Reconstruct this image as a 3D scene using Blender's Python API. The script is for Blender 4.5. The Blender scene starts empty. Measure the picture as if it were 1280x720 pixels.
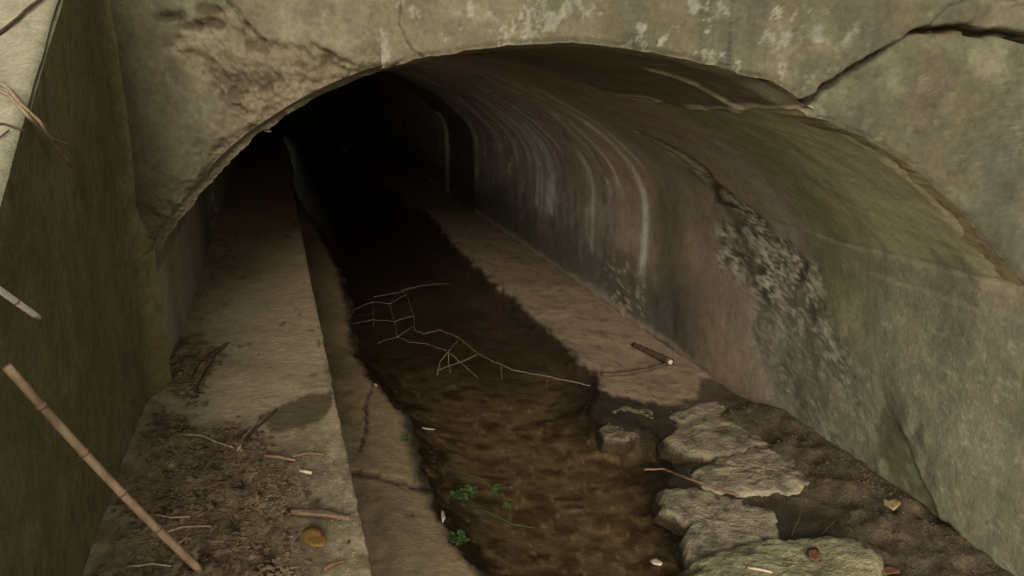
import bpy, math, random
import numpy as np
from mathutils import Vector

# ------------------------------------------------------------------ camera, sky, sun, exposure
S = bpy.context.scene
C = bpy.data.collections.new("culvert"); S.collection.children.link(C)
PITCH = math.atan(0.273)                 # camera looks down about 15 degrees
CAM_H = 2.40                             # above the water level
cam_d = bpy.data.cameras.new("camera"); cam = bpy.data.objects.new("camera", cam_d); C.objects.link(cam)
cam.location = (0, 0, CAM_H); cam.rotation_euler = (math.pi/2 - PITCH, 0, 0)
cam_d.sensor_width = 36; cam_d.lens = 36*1000/1280; cam_d.clip_start = 0.05; cam_d.clip_end = 900
S.camera = cam

SUN_HEADING = math.radians(-7.5)         # the light travels up the culvert, a little to the left
SUN_ELEV = math.radians(20.0)
SKY = 0.15
W = bpy.data.worlds.new("World"); S.world = W; W.use_nodes = True
wn = W.node_tree.nodes; wl = W.node_tree.links; wn.clear()
sky = wn.new("ShaderNodeTexSky"); sky.sky_type = 'NISHITA'; sky.sun_disc = False
sky.sun_elevation = SUN_ELEV; sky.sun_rotation = math.pi + SUN_HEADING*-1
sky.air_density = 1.0; sky.dust_density = 1.0; sky.ozone_density = 0.0
bg = wn.new("ShaderNodeBackground"); bg.inputs[1].default_value = SKY
wo = wn.new("ShaderNodeOutputWorld")
hs_ = wn.new("ShaderNodeHueSaturation"); hs_.inputs["Saturation"].default_value = 0.3      # overcast: grey, a little warm
tint = wn.new("ShaderNodeVectorMath"); tint.operation = 'MULTIPLY'; tint.inputs[1].default_value = (1.0, 0.93, 0.76)
wl.new(sky.outputs[0], hs_.inputs["Color"]); wl.new(hs_.outputs[0], tint.inputs[0]); wl.new(tint.outputs[0], bg.inputs[0]); wl.new(bg.outputs[0], wo.inputs[0])
sun_d = bpy.data.lights.new("sun", 'SUN'); sun_d.energy = 1.5; sun_d.angle = math.radians(16)   # overcast, soft
sun_d.color = (1.0, 0.90, 0.74)
sun = bpy.data.objects.new("sun", sun_d); C.objects.link(sun)
sdir = Vector((math.sin(SUN_HEADING)*math.cos(SUN_ELEV), math.cos(SUN_HEADING)*math.cos(SUN_ELEV), -math.sin(SUN_ELEV)))
sun.rotation_euler = sdir.to_track_quat('-Z', 'Y').to_euler(); sun.location = (0, -3, 6)
S.view_settings.view_transform = 'Standard'; S.view_settings.look = 'None'
S.view_settings.exposure = 0.52; S.view_settings.gamma = 1.0

# ------------------------------------------------------------------ measuring helpers (survey of the place)
FY = 3.47                                # the headwall face stands at y = FY
K = -0.295                               # the tunnel runs skew: x = c + K*(y-FY)
_c, _s = math.cos(PITCH), math.sin(PITCH)
def ray(px, py):
    u = (px-640)/1000; v = (360-py)/1000
    return u, _c+v*_s, -_s+v*_c
def on_face(px, py, y=FY):
    a, b, d = ray(px, py); t = y/b
    return np.array((a*t, y, d*t+CAM_H))
def on_level(px, py, z):
    a, b, d = ray(px, py); t = (z-CAM_H)/d
    return np.array((a*t, b*t, z))
def on_wall(px, py, c0=2.33):            # on a wall that runs along the tunnel
    a, b, d = ray(px, py); t = (c0-K*FY)/(a-K*b)
    return np.array((a*t, b*t, d*t+CAM_H))
def cc(p): return p[0]-K*(p[1]-FY)       # across-tunnel coordinate

# ------------------------------------------------------------------ noise
def _h(ix, iy, iz):
    n = (ix.astype(np.int64)*374761393 + iy.astype(np.int64)*668265263 + iz.astype(np.int64)*2147483647) & 0xffffffff
    n = ((n ^ (n >> 13))*1274126177) & 0xffffffff
    n = ((n ^ (n >> 15))*2246822519) & 0xffffffff
    return ((n ^ (n >> 16)) & 0xffffff)/float(0xffffff)*2-1
def vnoise(x, y, z):
    ix, iy, iz = np.floor(x), np.floor(y), np.floor(z)
    fx, fy, fz = x-ix, y-iy, z-iz
    ux, uy, uz = [f*f*f*(f*(f*6-15)+10) for f in (fx, fy, fz)]
    r = 0
    for dx in (0, 1):
        for dy in (0, 1):
            for dz in (0, 1):
                w = (ux if dx else 1-ux)*(uy if dy else 1-uy)*(uz if dz else 1-uz)
                r = r + w*_h(ix+dx, iy+dy, iz+dz)
    return r
def fbm(x, y, z=0.0, f=1.0, o=4, g=0.5, seed=0):
    x = np.asarray(x, float); y = np.asarray(y, float)+0*x; z = np.asarray(z, float)+0*x
    r = 0; a = 1.0; t = 0
    for i in range(o):
        r = r + a*vnoise(x*f+seed*17.3+i*5.1, y*f+seed*7.7+i*3.3, z*f+seed*3.1)
        t += a; a *= g; f *= 2.03
    return r/t*1.6
def ss(a, b, x):
    t = np.clip((x-a)/(b-a), 0, 1); return t*t*(3-2*t)
def band(x, c, w): return np.exp(-((x-c)/w)**2)
def mix(a, b, m):
    m = np.asarray(m)[..., None]; return a*(1-m)+np.asarray(b)*m
def seg_dist(x, y, pts):                 # distance to a polyline, and which side / how far along
    best = np.full(np.shape(x), 1e9); side = np.zeros(np.shape(x)); along = np.zeros(np.shape(x))
    n = len(pts)-1
    for i in range(n):
        ax, ay = pts[i]; bx, by = pts[i+1]
        dx, dy = bx-ax, by-ay; L2 = dx*dx+dy*dy+1e-12
        t = np.clip(((x-ax)*dx+(y-ay)*dy)/L2, 0, 1)
        d = np.hypot(x-ax-t*dx, y-ay-t*dy)
        s = np.sign(dx*(y-ay)-dy*(x-ax)); m = d < best
        best = np.where(m, d, best); side = np.where(m, s, side); along = np.where(m, (i+t)/n, along)
    return best, side, along
def poly_sd(x, y, pts):                  # signed distance, negative inside
    d, _, _ = seg_dist(x, y, list(pts)+[pts[0]])
    ins = np.zeros(np.shape(x), bool); n = len(pts)
    for i in range(n):
        ax, ay = pts[i]; bx, by = pts[(i+1) % n]
        if ay == by: continue
        c = ((ay > y) != (by > y)) & (x < (bx-ax)*(y-ay)/(by-ay)+ax)
        ins ^= c
    return np.where(ins, -d, d)

# ------------------------------------------------------------------ materials
def node_mat(name):
    m = bpy.data.materials.new(name); m.use_nodes = True
    nt = m.node_tree; nt.nodes.clear()
    out = nt.nodes.new("ShaderNodeOutputMaterial"); b = nt.nodes.new("ShaderNodeBsdfPrincipled")
    nt.links.new(b.outputs[0], out.inputs[0])
    return m, nt, b
def surf_mat(name, rough=0.85, bump=0.25, scale=60.0, spec=0.3, fleck=0.25, stretch=(1, 1, 1)):
    """weathered mineral surface: stain colours come from the mesh, grain and pitting from noise"""
    m, nt, b = node_mat(name); N = nt.nodes.new; L = nt.links.new
    at = N("ShaderNodeAttribute"); at.attribute_name = "Col"
    wt = N("ShaderNodeAttribute"); wt.attribute_name = "Wet"
    tc = N("ShaderNodeTexCoord"); mp = N("ShaderNodeMapping"); mp.inputs["Scale"].default_value = stretch
    L(tc.outputs["Object"], mp.inputs[0])
    n1 = N("ShaderNodeTexNoise"); n1.inputs["Scale"].default_value = scale; n1.inputs["Detail"].default_value = 8; n1.inputs["Roughness"].default_value = 0.65
    n2 = N("ShaderNodeTexNoise"); n2.inputs["Scale"].default_value = scale*0.22; n2.inputs["Detail"].default_value = 6; n2.inputs["Roughness"].default_value = 0.6
    vo = N("ShaderNodeTexVoronoi"); vo.inputs["Scale"].default_value = scale*1.1
    for n in (n1, n2, vo): L(mp.outputs[0], n.inputs["Vector"])
    r1 = N("ShaderNodeMapRange"); r1.inputs[1].default_value = 0.3; r1.inputs[2].default_value = 0.7
    r1.inputs[3].default_value = 1-fleck; r1.inputs[4].default_value = 1+fleck
    L(n1.outputs["Fac"], r1.inputs[0])
    r2 = N("ShaderNodeMapRange"); r2.inputs[1].default_value = 0.3; r2.inputs[2].default_value = 0.7
    r2.inputs[3].default_value = 1-fleck*0.8; r2.inputs[4].default_value = 1+fleck*0.8
    L(n2.outputs["Fac"], r2.inputs[0])
    mu = N("ShaderNodeMath"); mu.operation = 'MULTIPLY'; L(r1.outputs[0], mu.inputs[0]); L(r2.outputs[0], mu.inputs[1])
    mx = N("ShaderNodeVectorMath"); mx.operation = 'SCALE'; L(at.outputs["Color"], mx.inputs[0]); L(mu.outputs[0], mx.inputs["Scale"])
    L(mx.outputs[0], b.inputs["Base Color"])
    rr = N("ShaderNodeMapRange"); rr.inputs[3].default_value = rough; rr.inputs[4].default_value = 0.22
    L(wt.outputs["Fac"], rr.inputs[0]); L(rr.outputs[0], b.inputs["Roughness"])
    b.inputs["Specular IOR Level"].default_value = spec
    ad = N("ShaderNodeMath"); ad.operation = 'MULTIPLY_ADD'; ad.inputs[1].default_value = 2.5
    L(n2.outputs["Fac"], ad.inputs[0]); L(n1.outputs["Fac"], ad.inputs[2])
    pit = N("ShaderNodeMapRange"); pit.inputs[1].default_value = 0.0; pit.inputs[2].default_value = 0.35; pit.inputs[3].default_value = -0.35; pit.inputs[4].default_value = 0
    L(vo.outputs["Distance"], pit.inputs[0])
    ad2 = N("ShaderNodeMath"); ad2.operation = 'ADD'; L(ad.outputs[0], ad2.inputs[0]); L(pit.outputs[0], ad2.inputs[1])
    bp = N("ShaderNodeBump"); bp.inputs["Strength"].default_value = bump; bp.inputs["Distance"].default_value = 0.02
    L(ad2.outputs[0], bp.inputs["Height"]); L(bp.outputs[0], b.inputs["Normal"])
    return m
def plain_mat(name, c1, c2, rough=0.7, scale=40.0, bump=0.15, stretch=(1, 1, 1), spec=0.3):
    m, nt, b = node_mat(name); N = nt.nodes.new; L = nt.links.new
    tc = N("ShaderNodeTexCoord"); mp = N("ShaderNodeMapping"); mp.inputs["Scale"].default_value = stretch
    no = N("ShaderNodeTexNoise"); no.inputs["Scale"].default_value = scale; no.inputs["Detail"].default_value = 6
    cr = N("ShaderNodeValToRGB"); cr.color_ramp.elements[0].position = 0.32; cr.color_ramp.elements[1].position = 0.68
    cr.color_ramp.elements[0].color = (*c1, 1); cr.color_ramp.elements[1].color = (*c2, 1)
    bp = N("ShaderNodeBump"); bp.inputs["Strength"].default_value = bump; bp.inputs["Distance"].default_value = 0.01
    L(tc.outputs["Object"], mp.inputs[0]); L(mp.outputs[0], no.inputs["Vector"]); L(no.outputs["Fac"], cr.inputs[0])
    L(cr.outputs[0], b.inputs["Base Color"]); L(no.outputs["Fac"], bp.inputs["Height"]); L(bp.outputs[0], b.inputs["Normal"])
    b.inputs["Roughness"].default_value = rough; b.inputs["Specular IOR Level"].default_value = spec
    return m
M = {}
M['face'] = surf_mat("headwall_concrete", 0.9, 0.25, 38, 0.2, 0.24)
M['lining'] = surf_mat("tunnel_lining", 0.75, 0.18, 40, 0.35, 0.2)
M['wing'] = surf_mat("mossy_concrete", 0.9, 0.35, 45, 0.2, 0.25, (1, 1, 1))
M['walk'] = surf_mat("walkway_concrete", 0.85, 0.3, 70, 0.25, 0.22)
M['bed'] = surf_mat("stream_bed", 0.8, 0.35, 45, 0.35, 0.2)
M['earth'] = surf_mat("earth", 0.95, 0.6, 25, 0.1, 0.35)
M['stone'] = surf_mat("broken_slab", 0.85, 0.6, 40, 0.25, 0.3)
M['reed'] = plain_mat("dry_reed", (0.15, 0.095, 0.06), (0.36, 0.26, 0.165), 0.65, 22, 0.1, (1, 1, 0.3))
M['node'] = plain_mat("reed_node", (0.12, 0.07, 0.04), (0.22, 0.13, 0.08), 0.7, 60)
M['pale'] = plain_mat("bleached_wood", (0.40, 0.34, 0.27), (0.6, 0.52, 0.42), 0.6, 50)
M['peeled'] = plain_mat("peeled_wood", (0.66, 0.60, 0.52), (0.82, 0.77, 0.70), 0.6, 50)
M['twig'] = plain_mat("dry_twig", (0.17, 0.12, 0.08), (0.32, 0.24, 0.16), 0.8, 50)
M['darktwig'] = plain_mat("dark_twig", (0.03, 0.02, 0.013), (0.07, 0.045, 0.03), 0.8, 60)
M['redtwig'] = plain_mat("reddish_twig", (0.13, 0.085, 0.055), (0.23, 0.155, 0.10), 0.8, 60)
M['bark'] = plain_mat("wet_bark", (0.05, 0.032, 0.02), (0.12, 0.08, 0.05), 0.8, 40, 0.8)
M['bare'] = plain_mat("grey_twig", (0.12, 0.095, 0.07), (0.22, 0.17, 0.125), 0.6, 40)
M['green'] = plain_mat("leaf_green", (0.04, 0.075, 0.022), (0.085, 0.15, 0.045), 0.5, 60)
M['yellow'] = plain_mat("leaf_yellow", (0.30, 0.25, 0.11), (0.42, 0.35, 0.17), 0.6, 40)
M['brownleaf'] = plain_mat("leaf_brown", (0.16, 0.085, 0.025), (0.25, 0.14, 0.045), 0.7, 40)
M['redleaf'] = plain_mat("leaf_red_brown", (0.13, 0.06, 0.03), (0.22, 0.11, 0.06), 0.7, 40)
M['litter'] = plain_mat("leaf_litter", (0.045, 0.028, 0.014), (0.24, 0.17, 0.10), 0.9, 6.0, 0.4)
M['grit'] = plain_mat("pale_grit", (0.22, 0.19, 0.13), (0.5, 0.45, 0.34), 0.8, 8.0, 0.2)
# water: clear with a brown cast, rippled
wm, wnt, wb = node_mat("stream_water"); wnt.nodes.remove(wb)
N = wnt.nodes.new; L = wnt.links.new
tr = N("ShaderNodeBsdfTransparent"); tr.inputs[0].default_value = (0.92, 0.86, 0.75, 1)
gl = N("ShaderNodeBsdfGlossy"); gl.inputs["Roughness"].default_value = 0.04; gl.inputs[0].default_value = (1, 1, 1, 1)
lw_ = N("ShaderNodeLayerWeight"); lw_.inputs["Blend"].default_value = 0.5
pw = N("ShaderNodeMath"); pw.operation = 'POWER'; pw.inputs[1].default_value = 5
fr = N("ShaderNodeMath"); fr.operation = 'MULTIPLY_ADD'; fr.inputs[1].default_value = 0.96; fr.inputs[2].default_value = 0.025   # reflectance of water
L(lw_.outputs["Facing"], pw.inputs[0]); L(pw.outputs[0], fr.inputs[0])
wtc = N("ShaderNodeTexCoord"); wmp = N("ShaderNodeMapping"); wmp.inputs["Scale"].default_value = (1.0, 0.8, 1)
wno = N("ShaderNodeTexNoise"); wno.inputs["Scale"].default_value = 24; wno.inputs["Detail"].default_value = 3; wno.inputs["Distortion"].default_value = 0.6
wbp = N("ShaderNodeBump"); wbp.inputs["Strength"].default_value = 0.35; wbp.inputs["Distance"].default_value = 0.05
L(wtc.outputs["Object"], wmp.inputs[0]); L(wmp.outputs[0], wno.inputs["Vector"]); L(wno.outputs["Fac"], wbp.inputs["Height"])
L(wbp.outputs[0], gl.inputs["Normal"]); L(wbp.outputs[0], lw_.inputs["Normal"])
ms = N("ShaderNodeMixShader"); L(fr.outputs[0], ms.inputs[0]); L(tr.outputs[0], ms.inputs[1]); L(gl.outputs[0], ms.inputs[2])
L(ms.outputs[0], [n for n in wnt.nodes if n.type == 'OUTPUT_MATERIAL'][0].inputs[0])
M['water'] = wm

# ------------------------------------------------------------------ object helpers
def props(o, label=None, cat=None, group=None, kind=None):
    for k, v in (('label', label), ('category', cat), ('group', group), ('kind', kind)):
        if v: o[k] = v
    return o
def link(name, me, mat, parent=None):
    o = bpy.data.objects.new(name, me); C.objects.link(o)
    if mat: me.materials.append(mat)
    if parent: o.parent = parent
    return o
def empty(name, loc=(0, 0, 0)):
    o = bpy.data.objects.new(name, None); C.objects.link(o); o.location = loc; o.empty_display_size = 0.2
    return o
def mesh_from(name, v, f, mat, parent=None, col=None, wet=None, smooth=True):
    me = bpy.data.meshes.new(name); me.from_pydata(np.asarray(v, float).tolist(), [], f.tolist() if hasattr(f, 'tolist') else f)
    me.update()
    if smooth: me.polygons.foreach_set('use_smooth', [True]*len(me.polygons))
    if col is not None:
        a = me.attributes.new("Col", 'FLOAT_COLOR', 'POINT')
        rgba = np.ones((len(v), 4), np.float32); rgba[:, :3] = np.clip(np.asarray(col).reshape(-1, 3), 0.003, 0.85)
        a.data.foreach_set('color', rgba.ravel())
        w = me.attributes.new("Wet", 'FLOAT', 'POINT')
        w.data.foreach_set('value', (np.zeros(len(v)) if wet is None else np.clip(np.asarray(wet).ravel(), 0, 1)).astype(np.float32))
    return link(name, me, mat, parent)
def grid_faces(n, m, flip=False):
    i, j = np.meshgrid(np.arange(n-1), np.arange(m-1), indexing='ij')
    a = (i*m+j).ravel(); q = np.stack([a, a+1, a+m+1, a+m], 1)
    return q[:, ::-1] if flip else q
def grid(name, P, mat, parent=None, col=None, wet=None, flip=False):
    n, m = P.shape[:2]
    return mesh_from(name, P.reshape(-1, 3), grid_faces(n, m, flip), mat, parent, col, wet)
def tube(V, F, pts, rads, sides=7):
    pts = [Vector(p) for p in pts]; base = len(V); up = None
    for i, p in enumerate(pts):
        d = (pts[min(i+1, len(pts)-1)]-pts[max(i-1, 0)]).normalized()
        if up is None or abs(d.dot(up)) > 0.95: up = Vector((0, 0, 1)) if abs(d.z) < 0.9 else Vector((1, 0, 0))
        a = d.cross(up).normalized(); b = a.cross(d).normalized(); up = b
        for k in range(sides):
            t = 2*math.pi*k/sides
            V.append(tuple(p+(a*math.cos(t)+b*math.sin(t))*rads[i]))
    for i in range(len(pts)-1):
        for k in range(sides):
            k2 = (k+1) % sides
            F.append((base+i*sides+k, base+i*sides+k2, base+(i+1)*sides+k2, base+(i+1)*sides+k))
    F.append(tuple(base+k for k in range(sides))[::-1])
    F.append(tuple(base+(len(pts)-1)*sides+k for k in range(sides)))
def fine(pts, step=0.02, wob=0.0, seed=0):
    """resample a bent line and give it small kinks"""
    pts = np.asarray(pts, float); r = random.Random(seed); out = []
    for i in range(len(pts)-1):
        n = max(1, int(np.linalg.norm(pts[i+1]-pts[i])/step))
        for k in range(n): out.append(pts[i]+(pts[i+1]-pts[i])*k/n)
    out.append(pts[-1]); out = np.array(out)
    if wob and len(out) > 2:
        for i in range(1, len(out)-1): out[i] += np.array([r.uniform(-wob, wob) for _ in range(3)])
    return out
def stick_mesh(name, pts, r0, r1, mat, parent=None, wob=0.0, seed=0, sides=7, step=0.03):
    p = fine(pts, step, wob, seed); V = []; F = []; n = len(p); rr = random.Random(seed+5)
    tube(V, F, p, [(r0+(r1-r0)*i/(n-1))*(1+rr.uniform(-.1, .1)) for i in range(n)], sides)
    return mesh_from(name, V, F, mat, parent)

# ------------------------------------------------------------------ the arch outline (surveyed on the headwall face)
RIM = [(200, 492), (190, 450), (179, 400), (172, 352), (185, 323), (200, 298), (222, 268), (250, 235), (280, 203), (312, 171), (345, 146), (380, 126),
       (420, 107), (470, 88), (520, 75), (580, 64), (640, 57), (700, 53), (760, 57), (820, 66), (880, 80), (935, 95), (965, 103), (990, 117),
       (1008, 134), (1018, 146), (1040, 152), (1070, 167), (1100, 183), (1128, 199), (1152, 219), (1176, 241), (1213, 275), (1246, 319), (1268, 340), (1292, 368)]
rim = np.array([on_face(*p)[[0, 2]] for p in RIM])
def resample(p, n):
    d = np.r_[0, np.cumsum(np.hypot(*np.diff(p, axis=0).T))]; s = np.linspace(0, d[-1], n)
    return np.stack([np.interp(s, d, p[:, 0]), np.interp(s, d, p[:, 1])], 1)
def smooth_line(p, k, it=1):
    for _ in range(it):
        q = p.copy(); q[k:-k] = sum(p[k+j:len(p)-k+j] for j in range(-k, k+1))/(2*k+1); p = q
    return p
CL, CR = -1.63, 2.33                      # left and right tunnel walls (across-tunnel)
WALK_Z, SPRING_R, SPRING_L = 0.95, 1.47, 1.47
arch = np.array([on_face(*p)[[0, 2]] for p in RIM[3:21]+[(935, 97), (985, 119), (1030, 146)]+RIM[26:]])
arch[0] = (CL, SPRING_L); arch[-1] = (CR, SPRING_R)
arch = smooth_line(resample(arch, 420), 14, 3)

# ------------------------------------------------------------------ tunnel
tunnel = props(empty("tunnel", (0.3, FY, 0)), "long stained concrete barrel tunnel running back into the dark", "tunnel")
def local(P, o): return P-np.array(o.location)
ys = [FY+0.012]; st = 0.014
while ys[-1] < 34:
    ys.append(ys[-1]+st); st = min(st*1.012, 0.25)
ys = np.array(sorted(set(ys+[13.55, 13.58, 13.61, 15.76, 15.79, 15.82])))
ys_front = np.arange(1.7, FY, 0.02)
# crack lines on the lining, (c or arc, y) measured
def arch_uv(px, py, c_scan=arch):
    """where the sight line meets the barrel: arc index along arch and y"""
    a, b, d = ray(px, py); best = None
    for i in range(150, len(c_scan)):
        # point on extrusion line i: x=c+K(y-FY), z=zc ; solve y from direction in plan and compare height
        den = a/b-K
        if abs(den) < 1e-6: continue
        y = (c_scan[i, 0]-K*FY)/den
        if y < FY-0.3 or y > 60: continue
        z = CAM_H+d/b*y; e = abs(z-c_scan[i, 1])
        if best is None or e < best[0]: best = (e, i, y)
    return best[1], best[2]
arc_s = np.r_[0, np.cumsum(np.hypot(*np.diff(arch, axis=0).T))]
def vault_line(pts): return [(arc_s[arch_uv(*p)[0]], arch_uv(*p)[1]) for p in pts]
CR1 = vault_line([(1012, 140), (985, 134), (940, 130), (907, 137), (860, 133), (823, 123), (767, 117), (735, 104)])
CR2 = vault_line([(800, 165), (830, 180), (860, 195), (885, 215), (905, 250), (925, 280)])
CR3 = vault_line([(820, 85), (853, 97), (885, 110), (917, 123)])
SPAN = arc_s[-1]

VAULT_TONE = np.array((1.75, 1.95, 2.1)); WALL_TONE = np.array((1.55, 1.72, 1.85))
def lining_col(S_, Z_, Y_, V_):
    """stains on the tunnel lining, with some shade painted in. S_ = height along the profile measured from the right springing (up +, down -)"""
    n1 = fbm(Y_, S_, V_, 1.3, 5, seed=1); n2 = fbm(Y_*1.0, S_*1.0, V_, 5, 5, seed=2)
    hs = fbm(Y_*5.0+.25*n2, S_*0.7, V_*0, 1.6, 5, 0.6, seed=3)            # runs down / round the profile
    hs2 = fbm(Y_*11, S_*0.9, V_*0, 1.6, 4, 0.6, seed=4)
    col = np.zeros(S_.shape+(3,)); col[:] = (0.165, 0.125, 0.095)
    col = mix(col, (0.21, 0.135, 0.085), ss(-.1, .7, n1)*0.7)
    col = mix(col, (0.125, 0.098, 0.075), ss(.0, .7, hs)*0.6)
    # front ring, olive
    fr_ = 1-ss(4.0, 5.0, Y_+0.25*n1)
    col = mix(col, (0.20, 0.172, 0.105), fr_*0.9)
    col = mix(col, (0.105, 0.082, 0.050), (1-ss(4.4, 5.6, Y_+.3*n1))*ss(1.0, 1.5, S_+.2*n2)*.8)  # shade under the rim, painted brown over the crown
    gr = band(Y_+0.08*n2+0.10*hs, 4.62, 0.33)*ss(-1.1, -0.2, S_)
    col = mix(col, (0.085, 0.092, 0.038), gr*0.8)
    col = mix(col, (0.165, 0.155, 0.085), band(Y_+0.1*n1, 3.95, .3)*ss(-.1, .15, S_)*0.6)
    col = mix(col, (0.105, 0.09, 0.07), band(Y_+.05*n2, 4.25, 0.14)*(1-ss(-.6, -.2, S_))*0.7)
    # reddish brown stretch
    rb = band(Y_+0.12*hs, 5.75, 0.5)*ss(-1.2, 0.4, S_)
    col = mix(col, (0.205, 0.15, 0.108), rb*0.75)
    col = mix(col, (0.19, 0.17, 0.14), band(Y_+.03*hs, 5.12, 0.12)*0.55)
    # dark green run
    dg = band(Y_+0.04*n2, 6.78, 0.28)*(1-ss(-.3, .3, S_))*ss(-.9, .2, hs+.35)
    col = mix(col, (0.055, 0.055, 0.032), dg*0.85)
    # purple-grey fan of lime wash deeper in
    deep = ss(7.0, 8.2, Y_)
    col = mix(col, (0.17, 0.138, 0.118), deep*0.7)
    dk = ss(.05, .55, hs2)*deep*ss(-.3, .3, n2+.2)
    col = mix(col, (0.060, 0.049, 0.043), dk*0.75)
    lm = ss(.12, .55, hs)*deep*ss(-1.3, 0.0, S_+.5*hs2)*(1-ss(13, 15, Y_))
    lm = lm*ss(-.1, .5, fbm(Y_, S_, V_, 2.2, 4, .6, seed=5)+.25)*(.55+.9*ss(-.2, .4, fbm(Y_, S_, V_, 9, 5, .65, seed=6)))
    col = mix(col, (0.44, 0.39, 0.355), lm*0.9)
    # individual white runs: y, width, top, bottom
    for y0, w, top, bot, k in ((7.22, .055, .75, -1.0, .75), (8.45, .05, .1, -1.05, .6), (8.62, .03, .2, -.4, .4), (9.75, .10, .5, -.75, .9), (10.1, .07, .6, -1.0, .9), (9.95, .03, .5, -.9, .8), (10.3, .04, .9, -.8, .8), (9.45, .04, .9, -.2, .6), (8.1, .025, .7, .0, .5),
                               (10.55, .09, .6, -.5, .7), (11.1, .10, .6, -.35, .6), (7.75, .03, .9, -.1, .5), (9.1, .05, 1.1, .1, .6), (11.9, .12, .8, -.7, .5), (13.3, .09, .5, -1.2, .6), (7.0, .03, 1.3, .2, .4)):
        wob = 0.02*fbm(S_, S_*0, 0, 3, 2, seed=int(y0*10))
        k2 = band(Y_+wob, y0, w)*ss(bot-.15, bot+.25, S_+.10*hs2)*(1-ss(top-.2, top+.3, S_))*(0.75+.5*n2)
        col = mix(col, (0.58, 0.53, 0.49), np.clip(k2*k*1.5*(.75+.5*hs2), 0, .95))
    # damp foot of the wall
    foot = (1-ss(-1.15, -.45, S_+.18*hs+.12*n2))*ss(5.6, 6.6, Y_)
    col = mix(col, (0.042, 0.036, 0.030), foot*0.9)
    spk = ss(.45, .6, fbm(Y_, S_, V_, 22, 3, seed=9))*foot*band(Y_, 7.6, .5)
    col = mix(col, (0.26, 0.22, 0.16), spk*.7)
    tide = band(S_+.04*n2, -1.38, 0.04)*ss(5.5, 6.5, Y_)
    col = mix(col, (0.22, 0.17, 0.11), tide*.5)
    # recess further in, its darkness painted into the colour
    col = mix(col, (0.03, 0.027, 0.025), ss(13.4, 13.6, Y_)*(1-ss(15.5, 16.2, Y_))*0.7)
    # broken rough strip where the lining has come away
    return col, n1, n2, hs

def rough_patch(S_, Z_, Y_):
    """1 where the lining has spalled to rubble: a diagonal strip from the vault crack down to the wall foot"""
    yc = np.interp(-S_, [-0.75, -0.30, 0.1, 0.5, 0.9, 1.2, 1.6], [6.35, 5.95, 5.62, 5.20, 4.80, 4.50, 4.0])
    w = np.interp(-S_, [-0.8, -.4, -0.1, 0.3, 0.7, 1.1, 1.6], [0.015, .03, 0.16, 0.50, 0.80, 0.85, .6])
    j = 0.34*fbm(Y_, S_*.8, 0, 2.6, 6, .6, seed=11)
    return 1-ss(0.6, 1.15, np.abs(Y_-yc+j*ss(-.4, .3, -S_)+.02)/w), yc

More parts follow.
